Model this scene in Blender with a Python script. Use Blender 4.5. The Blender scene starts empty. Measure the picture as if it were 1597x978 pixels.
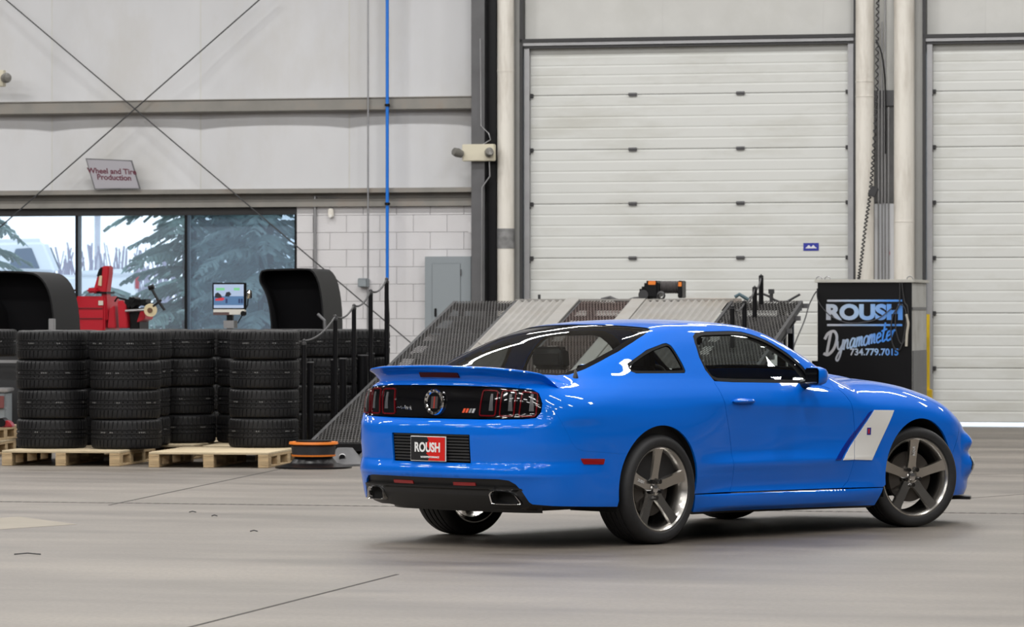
import bpy, bmesh, math, random
import numpy as np
from mathutils import Vector, Matrix
from mathutils.geometry import delaunay_2d_cdt
C=bpy.context.scene.collection
sc=bpy.context.scene
R=math.radians
# ---------------------------------------------------------------- camera
cam_d=bpy.data.cameras.new('camera');cam=bpy.data.objects.new('camera',cam_d);C.objects.link(cam)
cam.location=(0,0,1.45);cam.rotation_euler=(R(90),0,0)
cam_d.sensor_width=36;cam_d.lens=140;cam_d.clip_end=400
cam_d.dof.use_dof=True;cam_d.dof.focus_distance=25.4;cam_d.dof.aperture_fstop=9.0
sc.camera=cam
# ---------------------------------------------------------------- world, lights, exposure
sc.view_settings.view_transform='Standard';sc.view_settings.look='None';sc.view_settings.gamma=1
sc.view_settings.use_curve_mapping=False;sc.view_settings.exposure=0.0
world=bpy.data.worlds.new('overcast_sky');sc.world=world;world.use_nodes=True
_b=world.node_tree.nodes['Background'];_b.inputs[0].default_value=(.80,.90,1.0,1);_b.inputs[1].default_value=2.3
PHI=R(13.6);WD=52.4
def wall_pt(u,v,z=0): return Vector((u*math.cos(PHI)+v*math.sin(PHI),WD-u*math.sin(PHI)+v*math.cos(PHI),z))
def lamp(u,v,z,w,h,power,col=(1,.985,.965)):
    l=bpy.data.lights.new('hall_light','AREA');l.shape='RECTANGLE';l.size=w;l.size_y=h;l.energy=power;l.color=col
    o=bpy.data.objects.new('hall_light',l);C.objects.link(o);o.location=wall_pt(u,v,z);o.rotation_euler=(0,0,-PHI)
LP=215
for iu in range(-3,4):
    for iv in range(9):
        lamp(iu*5.2+.6,-4.5-iv*6.2,8.6,2.4,.45,LP)
# ---------------------------------------------------------------- helpers
def S3(c): return tuple(((x/255+.055)/1.055)**2.4 if x>10 else x/255/12.92 for x in c)+(1,)
MATS={}
def mat(name,col=(.5,.5,.5),rough=.5,metal=0.,coat=0.,noise=0.,nscale=8.,spec=.5,emit=None,es=1.,bump=0.,bscale=60.,stretch=(1,1,1),dirt=None,dscale=1.5):
    if name in MATS: return MATS[name]
    m=bpy.data.materials.new(name);m.use_nodes=True;nt=m.node_tree;p=nt.nodes['Principled BSDF']
    c=tuple(col)[:3]+(1,)
    p.inputs['Base Color'].default_value=c;p.inputs['Roughness'].default_value=rough;p.inputs['Metallic'].default_value=metal
    p.inputs['Specular IOR Level'].default_value=spec
    if coat: p.inputs['Coat Weight'].default_value=coat;p.inputs['Coat Roughness'].default_value=.02
    if emit: p.inputs['Emission Color'].default_value=tuple(emit)[:3]+(1,);p.inputs['Emission Strength'].default_value=es
    if noise or bump or dirt:
        tc=nt.nodes.new('ShaderNodeTexCoord');mp=nt.nodes.new('ShaderNodeMapping');mp.inputs['Scale'].default_value=stretch
        nt.links.new(tc.outputs['Object'],mp.inputs[0])
    last=None
    if noise:
        n=nt.nodes.new('ShaderNodeTexNoise');n.inputs['Scale'].default_value=nscale;n.inputs['Detail'].default_value=6
        nt.links.new(mp.outputs[0],n.inputs[0])
        r=nt.nodes.new('ShaderNodeValToRGB');r.color_ramp.elements[0].position=.3;r.color_ramp.elements[1].position=.7
        r.color_ramp.elements[0].color=tuple(x*(1-noise) for x in c[:3])+(1,);r.color_ramp.elements[1].color=tuple(min(1,x*(1+noise*.6)) for x in c[:3])+(1,)
        nt.links.new(n.outputs[0],r.inputs[0]);last=r.outputs[0]
    if dirt:
        n=nt.nodes.new('ShaderNodeTexNoise');n.inputs['Scale'].default_value=dscale;n.inputs['Detail'].default_value=8;n.inputs['Roughness'].default_value=.65
        nt.links.new(mp.outputs[0],n.inputs[0])
        r=nt.nodes.new('ShaderNodeValToRGB');r.color_ramp.elements[0].position=.48;r.color_ramp.elements[1].position=.72
        r.color_ramp.elements[0].color=(0,0,0,1);r.color_ramp.elements[1].color=(1,1,1,1)
        nt.links.new(n.outputs[0],r.inputs[0])
        mx=nt.nodes.new('ShaderNodeMix');mx.data_type='RGBA';nt.links.new(r.outputs[0],mx.inputs[0])
        if last: nt.links.new(last,mx.inputs[6])
        else: mx.inputs[6].default_value=c
        mx.inputs[7].default_value=tuple(dirt)[:3]+(1,);last=mx.outputs[2]
    if last: nt.links.new(last,p.inputs['Base Color'])
    if bump:
        n2=nt.nodes.new('ShaderNodeTexNoise');n2.inputs['Scale'].default_value=bscale;n2.inputs['Detail'].default_value=4
        b=nt.nodes.new('ShaderNodeBump');b.inputs['Strength'].default_value=bump;b.inputs['Distance'].default_value=.02
        nt.links.new(mp.outputs[0],n2.inputs[0]);nt.links.new(n2.outputs[0],b.inputs['Height']);nt.links.new(b.outputs[0],p.inputs['Normal'])
    MATS[name]=m;return m
def glass_mat(name,tint,ior=1.5,rough=0.,haze=0.,hcol=(.7,.8,.9)):
    m=bpy.data.materials.new(name);m.use_nodes=True;nt=m.node_tree;nt.nodes.clear()
    N=nt.nodes.new;L=nt.links.new
    o=N('ShaderNodeOutputMaterial');mx=N('ShaderNodeMixShader');t=N('ShaderNodeBsdfTransparent');t.inputs[0].default_value=tuple(tint)+(1,)
    g=N('ShaderNodeBsdfGlossy');g.inputs['Roughness'].default_value=rough
    ge=N('ShaderNodeNewGeometry');dp=N('ShaderNodeVectorMath');dp.operation='DOT_PRODUCT';L(ge.outputs['Normal'],dp.inputs[0]);L(ge.outputs['Incoming'],dp.inputs[1])
    ab=N('ShaderNodeMath');ab.operation='ABSOLUTE';L(dp.outputs['Value'],ab.inputs[0])
    su=N('ShaderNodeMath');su.operation='SUBTRACT';su.inputs[0].default_value=1;L(ab.outputs[0],su.inputs[1])
    pw=N('ShaderNodeMath');pw.operation='POWER';pw.inputs[1].default_value=5;L(su.outputs[0],pw.inputs[0])
    f0=((ior-1)/(ior+1))**2;fr=N('ShaderNodeMath');fr.operation='MULTIPLY_ADD';fr.inputs[1].default_value=1-f0;fr.inputs[2].default_value=f0*1.6;L(pw.outputs[0],fr.inputs[0])
    L(fr.outputs[0],mx.inputs[0]);L(t.outputs[0],mx.inputs[1]);L(g.outputs[0],mx.inputs[2]);L(mx.outputs[0],o.inputs[0])
    if haze:
        d=nt.nodes.new('ShaderNodeBsdfDiffuse');d.inputs[0].default_value=tuple(hcol)+(1,);m2=nt.nodes.new('ShaderNodeMixShader');m2.inputs[0].default_value=haze
        nt.links.new(mx.outputs[0],m2.inputs[1]);nt.links.new(d.outputs[0],m2.inputs[2]);nt.links.new(m2.outputs[0],o.inputs[0])
    MATS[name]=m;return m
def V3(p): return Vector(p)
class MB:
    """collects shapes; build() links them as one mesh object"""
    def __init__(s): s.v=[];s.f=[];s.mi=[];s.m=0
    def add(s,vs,fs):
        k=len(s.v);s.v+=[tuple(p) for p in vs];s.f+=[tuple(i+k for i in f) for f in fs];s.mi+=[s.m]*len(fs);return s
    def box(s,c,d,rot=None,taper=1.0):
        x,y,z=[q/2 for q in d];vs=[Vector((a*x*(taper if e>0 else 1),b*y*(taper if e>0 else 1),e*z)) for e in(-1,1) for a,b in((-1,-1),(1,-1),(1,1),(-1,1))]
        if rot is not None: vs=[rot@p for p in vs]
        vs=[p+Vector(c) for p in vs]
        return s.add(vs,[(3,2,1,0),(4,5,6,7),(0,1,5,4),(1,2,6,5),(2,3,7,6),(3,0,4,7)])
    def b2(s,a,b): return s.box([(p+q)/2 for p,q in zip(a,b)],[abs(q-p) for p,q in zip(a,b)])
    def cyl(s,p0,p1,r,n=16,r1=None,caps=True):
        p0=Vector(p0);p1=Vector(p1);r1=r if r1 is None else r1;d=(p1-p0).normalized()
        a=d.orthogonal().normalized();b=d.cross(a)
        vs=[];
        for p,q in((p0,r),(p1,r1)):
            for i in range(n): t=2*math.pi*i/n;vs.append(p+(a*math.cos(t)+b*math.sin(t))*q)
        fs=[(i,(i+1)%n,n+(i+1)%n,n+i) for i in range(n)]
        if caps: fs+=[tuple(range(n-1,-1,-1)),tuple(range(n,2*n))]
        return s.add(vs,fs)
    def tube(s,pts,r,n=8,closed=False,caps=True):
        pts=[Vector(p) for p in pts];N=len(pts);vs=[];prev=None
        rr=r if isinstance(r,(list,tuple)) else [r]*N
        for i,p in enumerate(pts):
            a=pts[(i-1)%N] if (closed or i>0) else p;b=pts[(i+1)%N] if (closed or i<N-1) else p
            d=(b-a).normalized()
            if prev is None: x=d.orthogonal().normalized()
            else: x=(prev-d*prev.dot(d)).normalized()
            prev=x;y=d.cross(x)
            for k in range(n): t=2*math.pi*k/n;vs.append(p+(x*math.cos(t)+y*math.sin(t))*rr[i])
        fs=[]
        for i in range(N if closed else N-1):
            j=(i+1)%N
            for k in range(n): fs.append((i*n+k,i*n+(k+1)%n,j*n+(k+1)%n,j*n+k))
        if not closed and caps: fs+=[tuple(range(n-1,-1,-1)),tuple(range((N-1)*n,N*n))]
        return s.add(vs,fs)
    def lathe(s,prof,n=48,axis='z',c=(0,0,0),a0=0,a1=2*math.pi,close_prof=False):
        full=abs(a1-a0-2*math.pi)<1e-6;M=n if full else n+1;vs=[];K=len(prof);c=Vector(c)
        for i in range(M):
            t=a0+(a1-a0)*i/n;co,si=math.cos(t),math.sin(t)
            for r,h in prof:
                p=(r*co,r*si,h) if axis=='z' else ((r*co,h,r*si) if axis=='y' else (h,r*co,r*si))
                vs.append(c+Vector(p))
        fs=[]
        for i in range(n):
            j=(i+1)%M
            for k in range(K if close_prof else K-1):
                q=(k+1)%K;f=(i*K+k,j*K+k,j*K+q,i*K+q);fs.append(f if axis!='y' else f[::-1])
        return s.add(vs,fs)
    def prism(s,poly,h,axis='y',c=0.0):
        """extrude 2D polygon by thickness h centred at c along axis (y: poly is x,z ; x: y,z ; z: x,y)"""
        n=len(poly);vs=[]
        for e in(-.5,.5):
            for a,b in poly: vs.append({'y':(a,c+e*h,b),'x':(c+e*h,a,b),'z':(a,b,c+e*h)}[axis])
        fs=[tuple(range(n)),tuple(range(2*n-1,n-1,-1))]+[(i+n,(i+1)%n+n,(i+1)%n,i) for i in range(n)]
        return s.add(vs,fs)
    def build(s,name,mats,parent=None,smooth=35,bevel=0.,bseg=2,recalc=True,tri=False):
        me=bpy.data.meshes.new(name);me.from_pydata(s.v,[],s.f)
        if not isinstance(mats,(list,tuple)): mats=[mats]
        for m in mats: me.materials.append(m)
        if len(mats)>1: me.polygons.foreach_set('material_index',s.mi)
        if bevel or recalc:
            bm=bmesh.new();bm.from_mesh(me)
            if recalc: bmesh.ops.recalc_face_normals(bm,faces=bm.faces)
            if bevel:
                es=[e for e in bm.edges if len(e.link_faces)==2 and e.calc_face_angle(0)>R(40)]
                bmesh.ops.bevel(bm,geom=es,offset=bevel,segments=bseg,affect='EDGES',clamp_overlap=True)
            bm.to_mesh(me);bm.free()
        if smooth:
            me.polygons.foreach_set('use_smooth',[True]*len(me.polygons));me.set_sharp_from_angle(angle=R(smooth))
        return link(name,me,parent)
def link(name,me,parent=None):
    o=bpy.data.objects.new(name,me);C.objects.link(o)
    if parent is not None: o.parent=parent
    return o
def tag(o,label=None,cat=None,group=None,kind=None):
    if label:o['label']=label
    if cat:o['category']=cat
    if group:o['group']=group
    if kind:o['kind']=kind
    return o
def thing(name,label,cat,loc=(0,0,0),rz=0.,group=None,par=None):
    o=bpy.data.objects.new(name,None);o.empty_display_size=.2;C.objects.link(o);o.location=loc;o.rotation_euler=(0,0,rz)
    return tag(o,label,cat,group)
def copy_tree(o,parent=None):
    c=o.copy();C.objects.link(c);c.parent=parent
    for ch in o.children: copy_tree(ch,c)
    return c
def text_mesh(name,s,size,m,parent=None,loc=(0,0,0),rot=(0,0,0),bold=0.,shear=0.,ext=.001,sx=1.,space=1.,align='CENTER'):
    cu=bpy.data.curves.new(name,'FONT');cu.body=s;cu.size=size;cu.align_x=align;cu.align_y='CENTER';cu.offset=bold;cu.shear=shear;cu.extrude=ext;cu.space_character=space;cu.resolution_u=6
    t=bpy.data.objects.new(name,cu);C.objects.link(t);bpy.context.view_layer.update()
    me=bpy.data.meshes.new_from_object(t.evaluated_get(bpy.context.evaluated_depsgraph_get()));bpy.data.objects.remove(t);bpy.data.curves.remove(cu)
    me.name=name;me.materials.clear();me.materials.append(m)
    o=link(name,me,parent);o.location=loc;o.rotation_euler=rot;o.scale=(sx,1,1);return o
# ================================================================ the hall
_c,_s=math.cos(PHI),math.sin(PHI);FPX=140/36*1597
def WU(px,v=0.):
    k=(px-798.5)/FPX;return (k*(WD+v*_c)-v*_s)/(_c+k*_s)
def WZ(px,py,v=0.):
    u=WU(px,v);return 1.45-(py-489)/FPX*(WD-u*_s+v*_c)
def GR(px,py,z=0.):
    Y=(1.45-z)*FPX/(py-489);return ((px-798.5)/FPX*Y,Y)
def AT(px,Y): return (px-798.5)/FPX*Y
def wthing(name,label,cat,u,v,z=0.,group=None):
    p=wall_pt(u,v,z);return thing(name,label,cat,p,-PHI,group)
def wput(o,u,v,z=0.): o.location=wall_pt(u,v,z);o.rotation_euler=(0,0,-PHI);return o
def struct(o,label): o['kind']='structure';o['label']=label;return o
def floor_mat():
    m=bpy.data.materials.new('worn_concrete');m.use_nodes=True;nt=m.node_tree;p=nt.nodes['Principled BSDF'];L=nt.links.new;N=nt.nodes.new
    tc=N('ShaderNodeTexCoord');mp=N('ShaderNodeMapping');mp.inputs['Scale'].default_value=(.28,.9,1);L(tc.outputs['Object'],mp.inputs[0])
    n1=N('ShaderNodeTexNoise');n1.inputs['Scale'].default_value=1.1;n1.inputs['Detail'].default_value=9;n1.inputs['Roughness'].default_value=.62;L(mp.outputs[0],n1.inputs[0])
    r1=N('ShaderNodeValToRGB');e=r1.color_ramp.elements;e[0].position=.39;e[0].color=(.085,.071,.058,1);e[1].position=.63;e[1].color=(.178,.156,.132,1);L(n1.outputs[0],r1.inputs[0])
    n2=N('ShaderNodeTexNoise');n2.inputs['Scale'].default_value=35;n2.inputs['Detail'].default_value=5;L(tc.outputs['Object'],n2.inputs[0])
    r2=N('ShaderNodeValToRGB');r2.color_ramp.elements[0].position=.35;r2.color_ramp.elements[0].color=(.82,.82,.82,1);r2.color_ramp.elements[1].position=.6;r2.color_ramp.elements[1].color=(1.06,1.06,1.06,1);L(n2.outputs[0],r2.inputs[0])
    mx=N('ShaderNodeMix');mx.data_type='RGBA';mx.blend_type='MULTIPLY';mx.inputs[0].default_value=1;L(r1.outputs[0],mx.inputs[6]);L(r2.outputs[0],mx.inputs[7]);L(mx.outputs[2],p.inputs['Base Color'])
    r3=N('ShaderNodeMapRange');r3.inputs[3].default_value=.38;r3.inputs[4].default_value=.62;L(n1.outputs[0],r3.inputs[0]);L(r3.outputs[0],p.inputs['Roughness'])
    b=N('ShaderNodeBump');b.inputs['Strength'].default_value=.12;b.inputs['Distance'].default_value=.01;L(n2.outputs[0],b.inputs['Height']);L(b.outputs[0],p.inputs['Normal']);return m
CONC=floor_mat()
LIN=mat('liner_sheet',(.57,.575,.59),rough=.42,noise=.05,nscale=1.2,bump=.25,bscale=1.1,dirt=(.50,.49,.47),dscale=.5,stretch=(1,1,.5))
LIN2=mat('insulated_panel',(.57,.57,.55),rough=.6,noise=.06,nscale=2,dirt=(.51,.51,.48),dscale=.8)
CMU=mat('painted_block',(.62,.61,.62),rough=.5,bump=.2,bscale=90,noise=.03,nscale=3)
MORT=mat('mortar',(.55,.54,.55),rough=.8)
STL=mat('grey_steel',(.10,.10,.105),rough=.45,noise=.15,nscale=4)
GIR=mat('girt_steel',(.235,.225,.205),rough=.5,noise=.15,nscale=3,dirt=(.24,.21,.18),dscale=3)
DKS=mat('dark_steel',(.03,.03,.032),rough=.5)
BLK=mat('black_paint',(.006,.006,.007),rough=.3,spec=.25)
GAL=mat('galvanised',(.36,.36,.37),rough=.35,metal=.7,noise=.1,nscale=5)
CRM=mat('cream_pipe',(.72,.69,.63),rough=.5,dirt=(.55,.51,.45),dscale=2.2,stretch=(3,3,.5))
DRW=mat('door_white',(.62,.63,.61),rough=.45,dirt=(.50,.50,.46),dscale=1.0,stretch=(.5,1,2.2))
ORG=mat('orange_plastic',(.75,.20,.02),rough=.4)
RED=mat('machine_red',(.42,.008,.02),rough=.3,coat=.3)
GRYP=mat('grey_panel',(.24,.27,.29),rough=.45)
WOOD=mat('pallet_wood',(.44,.32,.18),rough=.75,noise=.3,nscale=5,stretch=(1,9,9))
WOODE=mat('pallet_wood_pale',(.50,.41,.27),rough=.75,noise=.22,nscale=6,stretch=(1,9,9))
# floor with its joints and slot drain
fl=MB().b2((-34,-75,-.3),(34,.15,0)).build('floor',CONC,None,smooth=0);wput(fl,0,0);struct(fl,'smooth worn grey-brown concrete workshop floor')
JNT=mat('joint_dark',(.035,.03,.027),rough=.9)
def wl(X,Y): Yd=Y-WD;return (X*_c-Yd*_s,X*_s+Yd*_c)
def strip(a,b,w):
    (u0,v0),(u1,v1)=a,b;d=Vector((u1-u0,v1-v0));L=d.length;m_=MB();m_.box(((u0+u1)/2,(v0+v1)/2,.0),(L,w,.003),Matrix.Rotation(math.atan2(d.y,d.x),3,'Z'));return m_.build('floor_joint',JNT,fl,smooth=0)
strip(wl(*GR(170,788)),wl(*GR(450,729)),.02)
strip(wl(*GR(250,990)),wl(*GR(620,896)),.02)
strip(wl(*GR(1330,790)),wl(*GR(1597,771)),.012)
strip(wl(*GR(1500,740)),wl(*GR(1640,739)),.012)
v_d=-22.04;mb=MB();u0=-3.
mb.b2((-9,v_d-.035,-.001),(16,v_d+.035,.0012));mb.build('drain_channel',mat('drain_rim',(.085,.078,.07),rough=.8),fl,smooth=0)
mb=MB()
for i in range(330): mb.b2((-8.8+i*.075,v_d-.025,.0005),(-8.8+i*.075+.045,v_d+.025,.0022))
o=mb.build('drain_slot',JNT,fl,smooth=0);o['kind']='stuff'
mb=MB();p_=[wl(*GR(*q)) for q in((-60,812),(30,806),(120,818),(-60,830))];mb.prism(p_,.002,'z',.0005);mb.build('repair_patch',mat('patch_concrete',(.22,.195,.155),rough=.7,noise=.1,nscale=2),fl,smooth=0)
# scraps on the floor
for i,(a,b,l) in enumerate(((22,866,.16),(390,830,.05),(295,800,.05),(330,806,.04))):
    X_,Y_=GR(a,b);k=MB().tube([(0,0,.006),(l*.5,.01,.012),(l,.0,.006)],.004,5).build('debris',DKS,None);k.location=(X_,Y_,0)
    tag(k,['thin dark scrap lying on the open floor, lower left','tiny dark crumb on the open floor left of the car tail','small dark crumb beyond the floor drain, left one','small dark crumb beyond the floor drain, right one'][i],'scrap')
# ceiling and the unseen sides of the hall
MB().b2((-34,-75,9.2),(34,.15,9.4)).build('ceiling',mat('ceiling_white',(.45,.45,.44),rough=.7),None,smooth=0)
struct(wput(bpy.data.objects['ceiling'],0,0),'high pale hall ceiling')
WG=mat('hall_wall',(.20,.20,.20),rough=.7)
for n,a,b in(('wall_left',(-34,-75,0),(-33.8,.15,9.2)),('wall_right',(33.8,-75,0),(34,.15,9.2)),('wall_front',(-34,-75,0),(34,-74.8,9.2))):
    struct(wput(MB().b2(a,b).build(n,WG,None,smooth=0),0,0),'plain pale hall '+n.replace('_',' on the ')+' side' if n!='wall_front' else 'plain pale hall wall behind the viewpoint')
# back wall: one mesh around the openings
ZT=9.2;UA,UB=-7.9,-2.96      # window
mb=MB()
mb.b2((-34,.03,0),(UA,.2,ZT));mb.b2((UA,.03,0),(UB,.2,1.0));mb.b2((UA,.03,2.86),(UB,.2,ZT));mb.b2((UB,.03,0),(.18,.2,ZT))
mb.b2((.18,.03,5.0),(4.56,.2,ZT));mb.b2((4.56,.03,0),(5.47,.2,ZT));mb.b2((5.47,.03,4.98),(9.99,.2,ZT));mb.b2((9.99,.03,0),(34,.2,ZT))
wb=struct(wput(mb.build('wall_back',LIN2,None,smooth=0),0,0),'tall white insulated end wall of the hall')
def panel(u0,u1,z0,z1,m=LIN,bulge=.045):
    n=9;vs=[];g=.010
    for i in range(n):
        for j in range(2): 
            t=i/(n-1);vs.append((u0+g+(u1-u0-2*g)*t,.028-bulge*math.sin(math.pi*t)**.6,z0 if j==0 else z1))
    m_=MB();m_.add(vs,[(2*i,2*i+2,2*i+3,2*i+1) for i in range(n-1)]);o=m_.build('panel',m,wb,smooth=60,recalc=False);return o
us=[-12.5,-10.6,-8.5]+[WU(q) for q in(80,312,544)]+[-.52]
for a,b in zip(us[:-1],us[1:]):
    panel(a,b,4.26,ZT);panel(a,b,2.98,4.24)
us=[.05,WU(1033),WU(1283),4.52]
for a,b in zip(us[:-1],us[1:]): panel(a,b,5.05,ZT,LIN2,.02)
us=[5.5,WU(1537),WU(1680),10.]
for a,b in zip(us[:-1],us[1:]): panel(a,b,5.0,ZT,LIN2,.02)
# block wall under the lower girt
mt=MB().b2((UB+.02,-.038,0),(-.46,.03,2.88)).build('mortar_bed',MORT,wb,smooth=0)
blk={}
def block(u,z,w,h):
    k=(round(w,3),round(h,3))
    if k not in blk: blk[k]=MB().b2((-w/2,-.05,-h/2),(w/2,0,h/2)).build('block',CMU,wb,bevel=.004,bseg=1,smooth=0);o=blk[k]
    else: o=blk[k].copy();C.objects.link(o)
    o.location=(u,.0,z);return o
z=.005;row=0;BH=.229;BW=.46
while z<2.86:
    h=min(BH,2.88-z);u=UB+.02-(BW/2 if row%2 else 0)
    while u<-.47:
        a=max(u,UB+.02);b=min(u+BW,-.46)
        if b-a>.03: block((a+b)/2,z+h/2,b-a-.0045,h-.0045)
        u+=BW
    z+=h;row+=1
# window band
wi=struct(wput(bpy.data.objects.new('window_1',None),0,0),'long dark-framed window band looking out on trees and a white truck');C.objects.link(wi)
mul=[-6.05,-4.5]
mb=MB().b2((UA,-.02,2.77),(UB+.03,.16,2.87));mb.b2((UA,-.02,.97),(UB+.03,.16,1.04));mb.b2((UA-.05,-.02,.97),(UA,.16,2.87));mb.b2((UB-.02,-.02,.97),(UB+.03,.16,2.87));mb.build('window_frame',BLK,wi,bevel=.006)
for u in mul: MB().b2((u-.02,-.015,1.04),(u+.02,.14,2.77)).build('mullion',BLK,wi,bevel=.004)
PG=glass_mat('pane_glass',(.88,.92,.95),1.45,haze=.10,hcol=(.62,.72,.85))
PG2=glass_mat('pane_glass_film',(.66,.73,.78),1.45,haze=.20,hcol=(.42,.53,.66))
for a,b,m in((UA,mul[0]-.02,PG),(mul[0]+.02,mul[1]-.02,PG),(mul[1]+.02,UB-.02,PG2)): MB().b2((a,.075,1.04),(b,.083,2.77)).build('pane',m,wi,smooth=0)
# girts
def girt(name,pr,u0,u1,lab): return struct(wput(MB().prism(pr,u1-u0,'x',(u0+u1)/2).build(name,GIR,None,smooth=0),0,0),lab)
girt('trim_1',[(.02,4.31),(-.215,4.31),(-.215,4.298),(-.20,4.296),(-.20,4.15),(-.17,4.135),(.02,4.135)],-13,-.47,'upper grey steel girt running across the white wall')
girt('trim_2',[(.02,3.11),(-.21,3.11),(-.21,3.05),(-.195,3.045),(-.06,3.04),(-.06,2.98),(-.12,2.97),(-.12,2.87),(.02,2.87)],-13,-.47,'lower grey steel girt above the window band')
struct(wput(MB().b2((-13,-.03,2.77),(UB+.05,.03,2.90)).build('trim_3',DKS,None,smooth=0),0,0),'dark flashing strip over the window band')
# column and cream downpipe beside door
mb=MB().b2((-.475,-.32,0),(-.29,-.30,ZT));mb.b2((-.395,-.30,0),(-.375,.02,ZT));mb.b2((-.475,0,0),(-.19,.03,ZT))
mb=MB().b2((-.47,-.36,0),(-.455,-.0,ZT));mb.b2((-.20,-.36,0),(-.185,-.0,ZT));mb.b2((-.455,-.19,0),(-.20,-.17,ZT))
mb=MB().b2((-.47,-.33,0),(-.29,-.315,ZT));mb.b2((-.39,-.315,0),(-.37,.02,ZT));mb.b2((-.47,.0,0),(-.19,.02,ZT))
cl=struct(wput(mb.build('trim_4',STL,None,smooth=0,bevel=.004,bseg=1),0,0),'tall grey steel column between the white wall and the dock door')
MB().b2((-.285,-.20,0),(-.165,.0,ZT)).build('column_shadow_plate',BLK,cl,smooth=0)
def vpipe(name,label,cat,u,v,r,z0,z1,m,group=None,n=20):
    t=wthing(name,label,cat,u,v,z0,group);MB().cyl((0,0,0),(0,0,z1-z0),r,n).build('shaft',m,t);return t
dp=vpipe('downpipe','thick cream downpipe with grey taped band, left of the large door','pipe',-.045,-.16,.113,0,ZT,CRM)
MB().cyl((0,0,WZ(793,388)),(0,0,WZ(793,357)),.118,20).build('tape_band',mat('grey_tape',(.22,.22,.22),rough=.6,noise=.4,nscale=12),dp)['label']='crumpled grey tape band'
for z in(4.62,): MB().cyl((0,0,z),(0,0,z+.02),.117,20).build('pipe_joint',CRM,dp)
p1=vpipe('downpipe','thick cream pipe right of the large door, left one of two, chipped low down','pipe',4.70,-.16,.118,0,ZT,CRM)
p2=vpipe('downpipe','thick cream pipe left of the second door, right one of two','pipe',5.21,-.16,.133,0,ZT,CRM)
for p in(p1,p2):
    for z in((4.23,4.42,2.62) if p is p1 else (2.62,)): MB().cyl((0,0,z),(0,0,z+.015),.122 if p is p1 else .137,20).build('pipe_joint',CRM,p)
# bay between the two right-hand pipes
mb=MB().b2((4.80,.0,0),(5.10,.03,ZT));b_=struct(wput(mb.build('trim_5',LIN2,None,smooth=0),0,0),'narrow pale bay between the two thick pipes')
MB().b2((4.80,-.05,4.12),(5.10,0,4.32)).build('cross_girt',STL,b_,smooth=0)
MB().b2((4.80,-.02,2.88),(5.10,0,4.12)).build('bay_insulation',mat('grey_foil',(.16,.16,.16),rough=.5,noise=.2),b_,smooth=0)
mb=MB().b2((4.815,-.09,0),(5.09,-.03,2.86));wh=wput(mb.build('wall_cover',mat('cover_white',(.62,.63,.65),rough=.4),None,bevel=.006),0,0);tag(wh,'white ribbed conduit cover between the two thick pipes','cover')
MB().b2((4.99,-.10,2.20),(5.015,-.09,2.25)).build('red_label',REDL if 'REDL' in globals() else RED,wh)
for i,u in enumerate((4.87,4.915,4.955,5.0)):
    o=vpipe('conduit','thin grey conduit in the bay between the thick pipes, %s of four'%['first','second','third','fourth'][i],'conduit',u,-.11,.012,0,[ZT,5.2,ZT,4.1][i],GAL,'conduits between the thick pipes',8)
# sectional doors
def sect_door(n,u0,u1,ztop,joints,lab,hinge_u,lab_t):
    d=bpy.data.objects.new('door_%d'%n,None);C.objects.link(d);struct(wput(d,0,0),lab)
    zs=joints
    for a,b in zip(zs[:-1],zs[1:]):
        pr=[(.10,a+.003)];k=5;h=(b-a-.006)/k;pr=[(.06,a+.003)]
        for i in range(k):
            z0=a+.003+i*h;pr+=[(.0 if i else .004,z0+.0),(.0,z0+.004),(-.0,z0+h-.016),(.007,z0+h-.010),(.007,z0+h-.004)]
        pr=[(.06,a+.003),(.004,a+.003)]
        for i in range(k):
            z0=a+.003+i*h;pr+=[(.0,z0+.012),(.0,z0+h-.022)]
            if i<k-1: pr+=[(.0035,z0+h-.004),(.0035,z0+h+.001)]
        pr+=[(.004,b-.003),(.06,b-.003)]
        MB().prism(pr,u1-u0,'x',(u0+u1)/2).build('door_panel',DRW,d,smooth=0)
    for z in zs[1:-1]:
        for hu in hinge_u:
            m_=MB().box((hu,-.012,z),(.105,.02,.045));m_.cyl((hu-.055,-.02,z+.005),(hu+.055,-.02,z+.005),.014,10);m_.build('hinge',STL,d)
        for hu,s_ in((u0+.02,1),(u1-.02,-1)):
            m_=MB().box((hu,-.02,z),(.10,.03,.05));m_.cyl((hu-s_*.02,-.02,z-.05),(hu-s_*.02,-.07,z-.05),.035,10);m_.build('roller_bracket',DKS,d,bevel=.003,bseg=1)
    for hu in(u0-.005,u1+.005):
        m_=MB().b2((hu-.035,-.09,.0),(hu+.035,-.02,ztop+.06));m_.build('track',GAL,d,smooth=0)
        m_=MB().b2((hu-.085 if hu<u0+.1 else hu+.045,-.14,0),(hu-.045 if hu<u0+.1 else hu+.085,.02,ZT));m_.build('jamb_angle',DKS,d,smooth=0)
    m_=MB().b2((u0-.09,-.12,ztop+.005),(u1+.09,-.02,ztop+.045));m_.build('header_bar',GAL,d,smooth=0)
    m_=MB().b2((u0-.09,-.14,ztop+.05),(u1+.09,-.02,ztop+.095));m_.b2((u0-.05,-.10,ztop-.03),(u1+.05,-.03,ztop));m_.build('header_angle',DKS,d,smooth=0)
    return d
J=[.055,.76,1.465,2.175,2.885,3.595,4.31,4.955]
d1=sect_door(1,.225,4.50,4.955,J,'large white sectional dock door with dark hinges behind the car',[WU(987),WU(1155)],'')
d2=sect_door(2,5.53,10.0,4.93,[.055,.75,1.455,2.165,2.875,3.585,4.30,4.93],'second white sectional door at the right edge with daylight under it',[],'')
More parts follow.
